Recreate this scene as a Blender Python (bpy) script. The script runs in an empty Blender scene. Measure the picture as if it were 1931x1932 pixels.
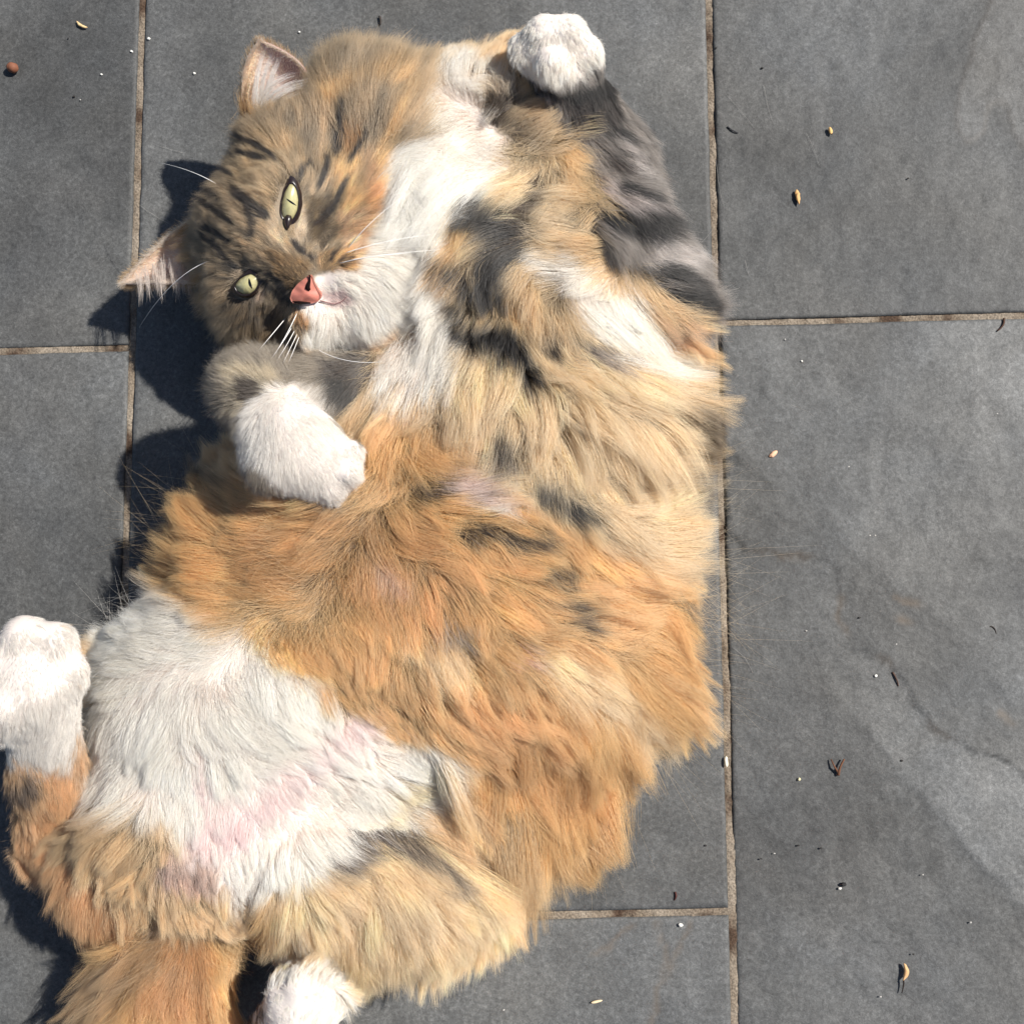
import bpy, math, numpy as np
from mathutils import Vector
from mathutils.bvhtree import BVHTree
from mathutils.kdtree import KDTree

rng = np.random.default_rng(7)
scene = bpy.context.scene

# ------------------------------------------------------------------ camera
SZ = 1931.0                       # plan units the measurements are given in
TAN, DIST, PITCH = 0.404, 0.65, math.radians(6.9)
CAM = np.array([0, -DIST*math.sin(PITCH), DIST*math.cos(PITCH)])
cam_d = bpy.data.cameras.new('camera'); cam = bpy.data.objects.new('camera', cam_d)
scene.collection.objects.link(cam); scene.camera = cam
cam.location = CAM; cam.rotation_euler = (PITCH, 0, 0)
cam_d.sensor_fit = 'HORIZONTAL'; cam_d.sensor_width = 36; cam_d.lens = 18/TAN
cam_d.clip_start = 0.01; cam_d.clip_end = 200
FWD = -CAM/np.linalg.norm(CAM); RGT = np.array([1., 0, 0]); UPV = np.cross(RGT, FWD)

# ------------------------------------------------------------------ light
SUN_AZ = math.radians(22)      # where the sun stands, seen from above (x right, y up the picture)
SUN_EL = math.radians(51)
w = bpy.data.worlds.new('World'); scene.world = w; w.use_nodes = True
nt = w.node_tree; nt.nodes.clear()
sky = nt.nodes.new('ShaderNodeTexSky'); sky.sky_type = 'NISHITA'; sky.sun_disc = False
sky.sun_elevation = SUN_EL; sky.sun_rotation = math.pi/2 - SUN_AZ
bg = nt.nodes.new('ShaderNodeBackground'); bg.inputs['Strength'].default_value = 0.055
wo = nt.nodes.new('ShaderNodeOutputWorld')
nt.links.new(sky.outputs[0], bg.inputs[0]); nt.links.new(bg.outputs[0], wo.inputs[0])
sd = bpy.data.lights.new('sun', 'SUN'); sd.energy = 4.2; sd.angle = math.radians(0.55); sd.color = (1, 0.955, 0.89)
so = bpy.data.objects.new('sun', sd); scene.collection.objects.link(so)
SUNV = Vector((math.cos(SUN_EL)*math.cos(SUN_AZ), math.cos(SUN_EL)*math.sin(SUN_AZ), math.sin(SUN_EL)))
so.rotation_euler = SUNV.to_track_quat('Z', 'Y').to_euler()
vs = scene.view_settings; vs.view_transform = 'Standard'; vs.look = 'None'; vs.gamma = 1; vs.exposure = 0.72
vs.use_curve_mapping = False
scene.render.engine = 'CYCLES'
cy = scene.cycles; cy.use_denoising = True; cy.max_bounces = 12; cy.diffuse_bounces = 5; cy.glossy_bounces = 4
cy.transmission_bounces = 8; cy.transparent_max_bounces = 8; cy.sample_clamp_indirect = 4
try: scene.cycles_curves.shape = 'RIBBONS'; scene.cycles_curves.subdivisions = 2
except Exception: pass

# ------------------------------------------------------------------ helpers
def P(px, py, h=0.0):
    """plan position -> point at height h (m)"""
    d = FWD + RGT*((px-SZ/2)/(SZ/2)*TAN) - UPV*((py-SZ/2)/(SZ/2)*TAN)
    return CAM + d*((h-CAM[2])/d[2])
def plan(X):
    v = X-CAM; z = v@FWD
    return np.stack([SZ/2+(v@RGT)/z/TAN*SZ/2, SZ/2-(v@UPV)/z/TAN*SZ/2], -1)
def mpp(h): return 2*TAN*(DIST-h)/SZ*1.0     # metres per plan unit at height h
def lin(c):
    c = np.asarray(c, float)/255.0
    return np.where(c <= .04045, c/12.92, ((c+.055)/1.055)**2.4)
def link(o, parent=None):
    scene.collection.objects.link(o)
    if parent is not None: o.parent = parent
    return o
def tag(o, label=None, cat=None, group=None, kind=None):
    for k, v in (('label', label), ('category', cat), ('group', group), ('kind', kind)):
        if v: o[k] = v
    return o
def mesh(name, V, Fc, mat=None, parent=None, smooth=True, col=None, attrs=None):
    me = bpy.data.meshes.new(name)
    V = np.asarray(V, np.float32)
    if isinstance(Fc, np.ndarray):
        n = Fc.shape[1]
        me.vertices.add(len(V)); me.vertices.foreach_set('co', V.ravel())
        me.loops.add(Fc.size); me.loops.foreach_set('vertex_index', Fc.astype(np.int32).ravel())
        me.polygons.add(len(Fc)); me.polygons.foreach_set('loop_start', np.arange(0, Fc.size, n, dtype=np.int32))
        me.update(calc_edges=True); me.validate()
    else:
        me.from_pydata([tuple(map(float, v)) for v in V], [], Fc); me.update()
    if smooth: me.polygons.foreach_set('use_smooth', [True]*len(me.polygons))
    if col is not None:
        a = me.attributes.new('col', 'FLOAT_COLOR', 'POINT')
        a.data.foreach_set('color', np.concatenate([col, np.ones((len(col), 1))], 1).astype(np.float32).ravel())
    for k, v in (attrs or {}).items():
        me.attributes.new(k, 'FLOAT', 'POINT').data.foreach_set('value', np.asarray(v, np.float32))
    if mat: me.materials.append(mat)
    return link(bpy.data.objects.new(name, me), parent)
def grid_faces(nu, nv):
    i, j = np.meshgrid(np.arange(nu-1), np.arange(nv-1), indexing='ij')
    a = (i*nv+j).ravel()
    return np.stack([a, a+nv, a+nv+1, a+1], 1)
def hash3(i, j, k, s):
    n = (i*374761393 + j*668265263 + k*2147483647 + s*974634777) & 0xFFFFFFFF
    n = ((n ^ (n >> 13))*1274126177) & 0xFFFFFFFF
    n = ((n ^ (n >> 16))*2246822519) & 0xFFFFFFFF
    return ((n ^ (n >> 15)) & 0xFFFFFF)/float(0xFFFFFF)*2-1
def noise(p, f, seed=0):
    q = np.asarray(p, float)*f + 1000.3
    b = np.floor(q).astype(np.int64); t = q-b; t = t*t*(3-2*t)
    if q.shape[1] == 2:
        b = np.concatenate([b, np.zeros((len(b), 1), np.int64)], 1); t = np.concatenate([t, np.zeros((len(t), 1))], 1)
    r = 0
    for dx in (0, 1):
        for dy in (0, 1):
            for dz in ((0, 1) if q.shape[1] == 3 else (0,)):
                wgt = (t[:, 0] if dx else 1-t[:, 0])*(t[:, 1] if dy else 1-t[:, 1])*(t[:, 2] if dz else 1-t[:, 2])
                r = r + wgt*hash3(b[:, 0]+dx, b[:, 1]+dy, b[:, 2]+dz, seed)
    return r
def fbm(p, f, n=4, seed=0):
    return sum(noise(p, f*2**i, seed+i*17)*0.5**i for i in range(n))
def poly_sd(q, poly):
    """signed distance (inside positive) of points q to a polygon"""
    poly = np.asarray(poly, float); d2 = np.full(len(q), 1e18); inside = np.zeros(len(q), bool)
    for a, b in zip(poly, np.roll(poly, -1, 0)):
        e = b-a; r = q-a; h = np.clip((r@e)/(e@e+1e-9), 0, 1)
        dd = r-h[:, None]*e; d2 = np.minimum(d2, (dd*dd).sum(1))
        c = (a[1] > q[:, 1]) != (b[1] > q[:, 1])
        with np.errstate(divide='ignore', invalid='ignore'):
            xi = a[0]+(q[:, 1]-a[1])*(b[0]-a[0])/(b[1]-a[1])
        inside ^= c & (q[:, 0] < xi)
    return np.sqrt(d2)*np.where(inside, 1, -1)
def line_d(q, pts):
    pts = np.asarray(pts, float); d2 = np.full(len(q), 1e18)
    for a, b in zip(pts[:-1], pts[1:]):
        e = b-a; r = q-a; h = np.clip((r@e)/(e@e+1e-9), 0, 1)
        dd = r-h[:, None]*e; d2 = np.minimum(d2, (dd*dd).sum(1))
    return np.sqrt(d2)
def tube(pts, rad, ns=6):
    pts = np.asarray(pts, float); rad = np.broadcast_to(rad, len(pts)); V = []; Fc = []
    T = np.gradient(pts, axis=0); T /= np.linalg.norm(T, axis=1, keepdims=True)+1e-12
    ref = np.array([0.31, .2, .93])
    for p, t, r in zip(pts, T, rad):
        a = np.cross(t, ref); a /= np.linalg.norm(a)+1e-12; b = np.cross(t, a)
        for k in range(ns):
            th = 2*math.pi*k/ns; V.append(p+r*(math.cos(th)*a+math.sin(th)*b))
    n = len(pts)
    for i in range(n-1):
        for k in range(ns):
            k2 = (k+1) % ns; Fc.append((i*ns+k, i*ns+k2, (i+1)*ns+k2, (i+1)*ns+k))
    Fc.append(tuple(range(ns))[::-1]); Fc.append(tuple(range((n-1)*ns, n*ns)))
    return np.array(V), Fc
def bez(a, b, c, n):
    t = np.linspace(0, 1, n)[:, None]; a, b, c = map(np.asarray, (a, b, c))
    return (1-t)**2*a+2*t*(1-t)*b+t*t*c

# ------------------------------------------------------------------ materials
def mat(name):
    m = bpy.data.materials.new(name); m.use_nodes = True
    return m, m.node_tree, m.node_tree.nodes['Principled BSDF']
def simple(name, rgb, rough=.6, var=.15, spec=.4, scale=900, coat=0):
    m, t, b = mat(name)
    tc = t.nodes.new('ShaderNodeTexCoord'); n = t.nodes.new('ShaderNodeTexNoise'); n.inputs['Scale'].default_value = scale
    mx = t.nodes.new('ShaderNodeMix'); mx.data_type = 'RGBA'
    c = lin(rgb)
    mx.inputs[6].default_value = (*(c*(1-var)), 1); mx.inputs[7].default_value = (*np.minimum(c*(1+var), 1), 1)
    t.links.new(tc.outputs['Object'], n.inputs['Vector']); t.links.new(n.outputs[0], mx.inputs[0])
    t.links.new(mx.outputs[2], b.inputs['Base Color'])
    b.inputs['Roughness'].default_value = rough; b.inputs['Specular IOR Level'].default_value = spec
    b.inputs['Coat Weight'].default_value = coat; b.inputs['Coat Roughness'].default_value = .03
    return m
def slate_material():
    m, t, b = mat('slate'); N, L = t.nodes, t.links
    geo = N.new('ShaderNodeNewGeometry'); oi = N.new('ShaderNodeObjectInfo')
    def nz(scale, det=4, rough=.6, dist=0):
        n = N.new('ShaderNodeTexNoise'); n.inputs['Scale'].default_value = scale; n.inputs['Detail'].default_value = det
        n.inputs['Roughness'].default_value = rough; n.inputs['Distortion'].default_value = dist
        L.new(geo.outputs['Position'], n.inputs['Vector']); return n
    def math_(op, a, bb):
        n = N.new('ShaderNodeMath'); n.operation = op
        for i, x in enumerate((a, bb)):
            if isinstance(x, (int, float)): n.inputs[i].default_value = x
            else: L.new(x, n.inputs[i])
        return n.outputs[0]
    def ramp(src, lo, hi, a, c):
        n = N.new('ShaderNodeMapRange'); n.inputs[1].default_value = lo; n.inputs[2].default_value = hi
        n.inputs[3].default_value = a; n.inputs[4].default_value = c; L.new(src, n.inputs[0]); return n.outputs[0]
    big = nz(9, 5, .55, .6); mid = nz(60, 5, .65, .3); fine = nz(420, 4, .75, .2); grit = nz(1500, 2, .6)
    hue = nz(14, 3, .5, .5)
    at = N.new('ShaderNodeAttribute'); at.attribute_name = 'tone'
    mx = N.new('ShaderNodeMix'); mx.data_type = 'RGBA'
    mx.inputs[6].default_value = (.0705, .0725, .073, 1); mx.inputs[7].default_value = (.075, .0745, .0715, 1)
    L.new(ramp(hue.outputs[0], .35, .65, 0, 1), mx.inputs[0])
    v = math_('MULTIPLY', ramp(big.outputs[0], .25, .75, .86, 1.14), ramp(mid.outputs[0], .25, .75, .80, 1.20))
    v = math_('MULTIPLY', v, ramp(fine.outputs[0], .25, .75, .56, 1.44))
    v = math_('MULTIPLY', v, ramp(grit.outputs[0], .3, .7, .86, 1.14))
    for scl, amt, wd in ((120, .26, .035), (230, .22, .05), (60, -.12, .03)):      # fine curly veins in the cleaved face
        rn = nz(scl, 2, .5, 1.6); d = math_('ABSOLUTE', math_('SUBTRACT', rn.outputs[0], .5), 0)
        v = math_('MULTIPLY', v, ramp(d, 0, wd, 1+amt, 1.))
    v = math_('MULTIPLY', v, at.outputs['Fac'])
    sc = N.new('ShaderNodeVectorMath'); sc.operation = 'SCALE'; L.new(mx.outputs[2], sc.inputs[0]); L.new(v, sc.inputs[3])
    # rusty film
    ar = N.new('ShaderNodeAttribute'); ar.attribute_name = 'rust'
    m2 = N.new('ShaderNodeMix'); m2.data_type = 'RGBA'; m2.inputs[7].default_value = (.115, .086, .06, 1)
    L.new(ar.outputs['Fac'], m2.inputs[0]); L.new(sc.outputs[0], m2.inputs[6])
    L.new(m2.outputs[2], b.inputs['Base Color'])
    b.inputs['Roughness'].default_value = .62; b.inputs['Specular IOR Level'].default_value = .35
    h = math_('ADD', math_('MULTIPLY', fine.outputs[0], .55), math_('MULTIPLY', grit.outputs[0], .12))
    h = math_('ADD', h, math_('MULTIPLY', mid.outputs[0], .9))
    bp = N.new('ShaderNodeBump'); bp.inputs['Strength'].default_value = .5; bp.inputs['Distance'].default_value = .0008
    L.new(h, bp.inputs['Height']); L.new(bp.outputs[0], b.inputs['Normal'])
    return m
def mortar_material():
    m, t, b = mat('mortar'); N, L = t.nodes, t.links
    geo = N.new('ShaderNodeNewGeometry')
    a = N.new('ShaderNodeTexNoise'); a.inputs['Scale'].default_value = 45; a.inputs['Detail'].default_value = 4
    f = N.new('ShaderNodeTexNoise'); f.inputs['Scale'].default_value = 900; f.inputs['Detail'].default_value = 3
    for n in (a, f): L.new(geo.outputs['Position'], n.inputs['Vector'])
    cr = N.new('ShaderNodeValToRGB'); e = cr.color_ramp.elements
    e[0].position = .36; e[0].color = (.07, .046, .032, 1); e[1].position = .62; e[1].color = (.25, .21, .165, 1)
    x = e.new(.46); x.color = (.175, .14, .105, 1)
    L.new(a.outputs[0], cr.inputs[0])
    mr = N.new('ShaderNodeMapRange'); mr.inputs[1].default_value = .3; mr.inputs[2].default_value = .7
    mr.inputs[3].default_value = .6; mr.inputs[4].default_value = 1.35; L.new(f.outputs[0], mr.inputs[0])
    sc = N.new('ShaderNodeVectorMath'); sc.operation = 'SCALE'; L.new(cr.outputs[0], sc.inputs[0]); L.new(mr.outputs[0], sc.inputs[3])
    L.new(sc.outputs[0], b.inputs['Base Color']); b.inputs['Roughness'].default_value = .95
    b.inputs['Specular IOR Level'].default_value = .1
    bp = N.new('ShaderNodeBump'); bp.inputs['Strength'].default_value = .8; bp.inputs['Distance'].default_value = .0008
    L.new(f.outputs[0], bp.inputs['Height']); L.new(bp.outputs[0], b.inputs['Normal'])
    return m
def fur_material():
    m = bpy.data.materials.new('fur'); m.use_nodes = True; t = m.node_tree; N, L = t.nodes, t.links
    N.clear(); out = N.new('ShaderNodeOutputMaterial')
    at = N.new('ShaderNodeAttribute'); at.attribute_name = 'col'
    d = N.new('ShaderNodeBsdfDiffuse'); tr = N.new('ShaderNodeBsdfTranslucent')
    L.new(at.outputs['Color'], d.inputs[0]); L.new(at.outputs['Color'], tr.inputs[0])
    m1 = N.new('ShaderNodeMixShader'); m1.inputs[0].default_value = .5
    L.new(d.outputs[0], m1.inputs[1]); L.new(tr.outputs[0], m1.inputs[2])
    hr = N.new('ShaderNodeBsdfHair'); hr.component = 'Reflection'
    hr.inputs['RoughnessU'].default_value = .28; hr.inputs['RoughnessV'].default_value = .6
    hr.inputs['Color'].default_value = (.9, .88, .85, 1)
    m2 = N.new('ShaderNodeMixShader'); m2.inputs[0].default_value = .10
    L.new(m1.outputs[0], m2.inputs[1]); L.new(hr.outputs[0], m2.inputs[2]); L.new(m2.outputs[0], out.inputs[0])
    return m
def vcol_material(name, rough, spec, coat=0, sss=0):
    m, t, b = mat(name)
    a = t.nodes.new('ShaderNodeAttribute'); a.attribute_name = 'col'
    t.links.new(a.outputs['Color'], b.inputs['Base Color'])
    b.inputs['Roughness'].default_value = rough; b.inputs['Specular IOR Level'].default_value = spec
    b.inputs['Coat Weight'].default_value = coat; b.inputs['Coat Roughness'].default_value = .10
    if sss:
        b.inputs['Subsurface Weight'].default_value = sss; b.inputs['Subsurface Radius'].default_value = (.003, .0015, .001)
        b.inputs['Subsurface Scale'].default_value = 1
    return m
M_SLATE, M_MORTAR, M_FUR = slate_material(), mortar_material(), fur_material()
M_SKIN = vcol_material('skin', .7, .2, 0, 0)
M_IRIS = vcol_material('iris', .25, .5, 1.0)
M_PUPIL = simple('pupil', (10, 9, 8), .1, .05, .5, coat=1)
M_NOSTRIL = simple('nostril_dark', (24, 14, 13), .8, .05, .1)
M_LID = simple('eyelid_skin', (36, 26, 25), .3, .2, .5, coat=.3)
M_NOSE = vcol_material('nose_leather', .5, .35, .05, .25)
M_EAR = vcol_material('ear_skin', .65, .25, 0, .25)
M_WHISK = simple('whisker', (250, 248, 244), .3, .02, .5)

# ------------------------------------------------------------------ patio
patio = tag(link(bpy.data.objects.new('patio', None)), kind='structure')
earth = mesh('mortar_bed', [(-40, -40, -.012), (40, -40, -.012), (40, 40, -.012), (-40, 40, -.012)], [(0, 1, 2, 3)], M_MORTAR, patio, False)
def xy(px, py): return P(px, py, 0)[:2]
A0, A1 = xy(268.5, 0), xy(209.5, 1931)       # left joint
B0, B1 = xy(1337, 0), xy(1386, 1931)         # right joint
def on(a, b, y): t = (y-a[1])/(b[1]-a[1]); return np.array([a[0]+t*(b[0]-a[0]), y])
TW = .303
def colline(k):
    if k == 0: return A0, A1
    if k == 1: return B0, B1
    if k < 0: return A0+[TW*k, 0], A1+[TW*k, 0]
    return B0+[TW*(k-1), 0], B1+[TW*(k-1), 0]
# horizontal joints for each column: (point, slope) in plan units
row_pts = {0: (xy(300, 1745), xy(1370, 1720)), 1: (xy(1355, 609), xy(1931, 594)), -1: (xy(0, 662), xy(245, 655))}
TL = .603
# slate steps (cleft layers) on the tile in the lower right, and thin film patches, in plan units
L1 = [(1360, 1000), (1400, 1032), (1470, 1045), (1560, 1058), (1582, 1072), (1588, 1120), (1580, 1160), (1588, 1195), (1610, 1226), (1655, 1240),
      (1690, 1272), (1718, 1300), (1722, 1335), (1760, 1372), (1795, 1392), (1830, 1418), (1880, 1428), (1931, 1462), (1990, 1500)]
L2 = [(1375, 850), (1440, 905), (1500, 950), (1560, 995), (1650, 1078), (1725, 1128), (1790, 1188), (1850, 1262), (1931, 1345), (2000, 1420)]
L3 = [(1500, 1200), (1560, 1275), (1600, 1330), (1650, 1395), (1712, 1470), (1765, 1535), (1825, 1600), (1880, 1660), (1931, 1712), (1990, 1760)]
def side(q, line):   # >0 below-left of a descending line
    ln = np.asarray(line, float); yy = np.interp(q[:, 0], ln[:, 0], ln[:, 1], left=ln[0, 1], right=ln[-1, 1])
    s = np.where(q[:, 1] > yy, 1, -1); return s*line_d(q, line)
def sstep(x, a, b): t = np.clip((x-a)/(b-a), 0, 1); return t*t*(3-2*t)
tongue = [(1880, -60), (1858, 20), (1838, 70), (1815, 140), (1803, 190), (1806, 245), (1818, 270), (1838, 262), (1858, 240), (1862, 205), (1880, 190),
          (1900, 200), (1908, 240), (1925, 275), (2000, 280), (2000, -60)]
def tile(corners, detail, key):
    """corners: world xy, ccw from lower left"""
    c = np.array(corners); W = np.linalg.norm(c[1]-c[0]); H = np.linalg.norm(c[3]-c[0])
    st = (.0014 if key in (2, 3) else .0024) if detail else .03
    nu, nv = max(6, int(W/st)), max(6, int(H/st))
    u = np.linspace(0, 1, nu); v = np.linspace(0, 1, nv)
    if True:  # extra rows near the arrises
        eu, ev = .0009/W, .0009/H
        u = np.sort(np.concatenate([u, [eu, 3*eu, 1-eu, 1-3*eu]])); v = np.sort(np.concatenate([v, [ev, 3*ev, 1-ev, 1-3*ev]]))
    nu, nv = len(u), len(v)
    U_, V_ = np.meshgrid(u, v, indexing='ij'); U_, V_ = U_.ravel(), V_.ravel()
    p = ((1-U_)*(1-V_))[:, None]*c[0]+(U_*(1-V_))[:, None]*c[1]+(U_*V_)[:, None]*c[2]+((1-U_)*V_)[:, None]*c[3]
    e = np.minimum(np.minimum(U_, 1-U_)*W, np.minimum(V_, 1-V_)*H)
    ex = np.minimum(U_, 1-U_)*W; ey = np.minimum(V_, 1-V_)*H
    cen = c.mean(0)
    z = np.zeros(len(p)); tone = np.ones(len(p)); rust = np.zeros(len(p))
    if detail:
        z += .00035*fbm(p, 28, 4, key)+.00022*fbm(p, 140, 3, key+5)
        q = plan(np.concatenate([p, np.zeros((len(p), 1))], 1))
        qn = q+np.stack([fbm(p, 120, 3, 31), fbm(p, 120, 3, 57)], 1)*7
        tone *= 1+.26*fbm(p, 10, 4, key+3)
        if key == 3:     # lower right tile
            s1, s2, s3 = side(qn, L1), side(qn, L2), side(qn, L3)
            z += (.0005+.0005*noise(p, 40, 12))*sstep(-s1, -4, 4) + .0004*sstep(-s2, -12, 12)*(.4+.6*sstep(noise(p, 30, 5), -.3, .5)) - .0007*sstep(s3, -9, 9)*sstep(q[:, 1], 1250, 1600)
            tone *= 1+.22*sstep(-s2, -4, 4)+.36*sstep(s1, -3, 3)*sstep(-s3, -6, 4)*sstep(q[:, 0], 1540, 1640)-.06*sstep(s3, -4, 4)
            tone *= 1+.16*np.exp(-(((q[:, 0]-1480)/120)**2+((q[:, 1]-690)/70)**2))+.14*sstep(q[:, 1], 1700, 1850)
            tone *= 1-.5*np.exp(-(s1/2.0)**2)*sstep(fbm(p, 60, 3, 8), -.1, .5)-.10*np.exp(-(s3/4.)**2)*sstep(q[:, 1], 1450, 1600)  # cracks and shaded step edges drawn as dark lines in the tone
            rust += .35*np.exp(-(s1/6.)**2)*sstep(noise(p, 45, 4), 0, .6)
            for ln in ([(1690, 1120), (1730, 1140), (1780, 1195)], [(1700, 1165), (1745, 1185), (1775, 1190)], [(1880, 1345), (1910, 1365), (1935, 1352)]):
                rust += .6*np.exp(-(line_d(qn, ln)/7.)**2)*sstep(noise(p, 60, 9), -.5, .4)
        if key == 2:     # upper right tile
            s = poly_sd(q+(qn-q)*.7, tongue); tone *= 1+.40*sstep(s, -2, 2); z += .0003*sstep(s, -3, 3); rust += .06*sstep(s, -2, 2)
            rust += .10*np.exp(-((np.abs(s)-2)/4.)**2)
            tone *= 1-.32*np.exp(-(((q[:, 0]-1440)/95)**2+((q[:, 1]-290)/55)**2))
            tone *= 1+.12*np.exp(-(((q[:, 0]-1530)/90)**2+((q[:, 1]-600)/60)**2))
            tone *= .84
        if key == 4:
            tone *= 1.06
            for ln in ([(1240, 1740), (1262, 1800), (1245, 1860), (1228, 1935)], [(1300, 1735), (1285, 1790), (1260, 1850)], [(1195, 1750), (1120, 1800)]):
                d = line_d(qn, ln); rust += .45*np.exp(-(d/5.)**2); z -= .0002*np.exp(-(d/4)**2)
        if key == 1: tone *= .86; tone *= 1+.2*sstep(poly_sd(qn, [(-40, -40), (36, -40), (30, 20), (8, 48), (-40, 70)]), -3, 3)
        if key == 5: tone *= .97
        if key == 3: tone *= 1.05
        if key == 0: tone *= 1.0
    else:
        tone *= 1+.15*math.sin(key*7.3)
    # worn arris, uneven edge
    z -= .0008*np.exp(-e/.0008)
    jag = .0002*(1+fbm(p, 60, 4, key+40))
    inward = cen-p; inward /= np.linalg.norm(inward, axis=1, keepdims=True)+1e-9
    nx = np.where(U_ < .5, 1, -1)*(ex < .0015); ny = np.where(V_ < .5, 1, -1)*(ey < .0015)
    p = p+np.stack([nx*jag, ny*jag], 1)
    V3 = np.concatenate([p, z[:, None]], 1); Fc = grid_faces(nu, nv)
    # side skirts
    idx = np.arange(nu*nv).reshape(nu, nv)
    ring = np.concatenate([idx[:, 0], idx[-1, 1:], idx[-2::-1, -1], idx[0, -2:0:-1]])
    low = V3[ring].copy(); low[:, 2] = -.011; b0 = len(V3); n = len(ring)
    V3 = np.concatenate([V3, low]); k = np.arange(n); k2 = (k+1) % n
    Fc = np.concatenate([Fc, np.stack([ring[k], b0+k, b0+k2, ring[k2]], 1)])
    tone = np.concatenate([tone, tone[ring]]); rust = np.concatenate([rust, rust[ring]])
    return mesh('slate_tile', V3, Fc, M_SLATE, patio, True, None, {'tone': tone, 'rust': np.clip(rust, 0, .8)})
GAP = .0016
def rowline(k, r, y0shift=0):
    """r-th horizontal joint of column k -> (point, slope)"""
    base = row_pts.get(k)
    if base is None: base = row_pts[0] if k % 2 == 0 else row_pts[1]
    a, b = base; s = (b[1]-a[1])/(b[0]-a[0]); return (a[0], a[1]+r*TL, s)
def cross(cl, rl):
    a, b = cl; x0, y0, s = rl; y = y0
    for _ in range(8):
        x = on(a, b, y)[0]; y = y0+s*(x-x0)
    return np.array([x, y])
key_of = {(0, 0): 0, (-1, 0): 1, (1, 0): 2, (1, -1): 3, (0, -1): 4, (-1, -1): 5}
for k in range(-3, 5):
    cl, cr_ = colline(k), colline(k+1)
    for r in range(-3, 3):
        lo, hi = rowline(k, r), rowline(k, r+1)
        cs = [cross(cl, lo)+[GAP, GAP], cross(cr_, lo)+[-GAP, GAP], cross(cr_, hi)+[-GAP, -GAP], cross(cl, hi)+[GAP, -GAP]]
        kk = key_of.get((k, r)); tile(cs, kk is not None, kk if kk is not None else 10+k*7+r)
def joint(a, b, wd=.0048):
    a, b = np.asarray(a), np.asarray(b); Ln = np.linalg.norm(b-a); n = int(Ln/.0012); t = np.linspace(0, 1, n); s = np.linspace(-1, 1, 7)
    d = (b-a)/Ln; nrm = np.array([-d[1], d[0]])
    T, S_ = np.meshgrid(t, s, indexing='ij'); p = a+T.ravel()[:, None]*(b-a)+S_.ravel()[:, None]*nrm*wd/2
    z = -.0012+.0004*fbm(p, 60, 3, 3)+.0003*fbm(p, 500, 2, 9)-.0004*S_.ravel()**2
    mesh('mortar_joint', np.concatenate([p, z[:, None]], 1), grid_faces(n, 7), M_MORTAR, patio)
joint(on(A0, A1, .9), on(A0, A1, -.9)); joint(on(B0, B1, .9), on(B0, B1, -.9))
for k in (-1, 0, 1):
    for r in (0, 1):
        rl = rowline(k, r); joint(cross(colline(k), rl)+[.0022, 0], cross(colline(k+1), rl)-[.0022, 0])

# ------------------------------------------------------------------ cat: skin as one implicit body
HR = np.array([[0.55256015, -0.81229982, -0.18674085], [0.71818453, 0.57771668, -0.38792162], [0.4229814, 0.08023363, 0.90260438]])
HC = np.array([-0.09817521, 0.11968067, 0.055]); HS = 1.155e-3
def head(x, y, z): return HR@(np.array([x, y, z])*HS)+HC
PR = []          # primitives: (region, kind, data, k)
def ell(reg, px, py, z, rx, ry, rz, rot=0, k=.014):
    s = mpp(z); c = P(px, py, z); a = -math.radians(rot)
    R = np.array([[math.cos(a), math.sin(a), 0], [-math.sin(a), math.cos(a), 0], [0, 0, 1]])
    PR.append((reg, 'e', (c, R, np.array([rx*s, ry*s, rz])), k))
def cap(reg, a, b, ra, rb, k=.010):
    A, B = P(*a), P(*b)
    PR.append((reg, 'c', (A, B, ra*mpp(a[2]), rb*mpp(b[2])), k))
def hell(reg, c, r, k=.008):
    PR.append((reg, 'e', (head(*c), HR.T, np.array(r)*HS), k))
def hcap(reg, a, b, ra, rb, k=.006):
    PR.append((reg, 'c', (head(*a), head(*b), ra*HS, rb*HS), k))
T_, H_, FR, FL, KR, KL, TA = 'torso', 'head', 'foreleg_right', 'foreleg_left', 'hindleg_right', 'hindleg_left', 'tail'
# torso
ell(T_, 960, 560, .040, 270, 250, .044)
ell(T_, 940, 800, .042, 300, 250, .047)
ell(T_, 830, 1020, .043, 380, 260, .050)
ell(T_, 760, 1220, .044, 400, 250, .052)
ell(T_, 540, 1330, .044, 330, 240, .050)
ell(T_, 430, 1520, .040, 250, 190, .042)
ell(T_, 1030, 1180, .030, 190, 230, .030)
ell(T_, 880, 1400, .034, 220, 220, .036, 30)
cap(T_, (930, 480, .045), (720, 330, .045), 150, 120, .02)
# head
hell(H_, (0, 9, -3), (37, 34, 33)); hell(H_, (26, 27, -4), (15, 16, 13), .012); hell(H_, (-24, 26, -2), (14, 14, 12), .012); hell(H_, (21, -13, 6), (19, 17, 19), .012); hell(H_, (-18, -14, 8), (19, 16, 19), .012); hell(H_, (-11, -9, 23), (9, 11, 10), .008); hell(H_, (-18, -20, 19), (11, 10, 11), .01)
hcap(H_, (0, 14, 24), (0, -12, 33), 9, 7.5, .01)
hell(H_, (8.5, -22, 28), (11.5, 9, 11), .004); hell(H_, (-9.5, -22, 29.5), (12, 9.5, 11.5), .004)
hell(H_, (0, -35, 20), (12, 9, 11), .006)
hell(H_, (0, -16, 37), (6.5, 4.5, 6), .004)
hell(H_, (17, 16, 22), (10, 6, 8), .008); hell(H_, (-17, 16, 22), (10, 6, 8), .008)
ell(H_, 685, 262, .036, 120, 105, .034, 0, .035); ell(H_, 735, 545, .049, 120, 125, .041, 0, .02); ell(H_, 760, 400, .046, 85, 130, .036, 0, .03); ell(H_, 510, 585, .042, 72, 72, .032, 0, .014)
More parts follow.
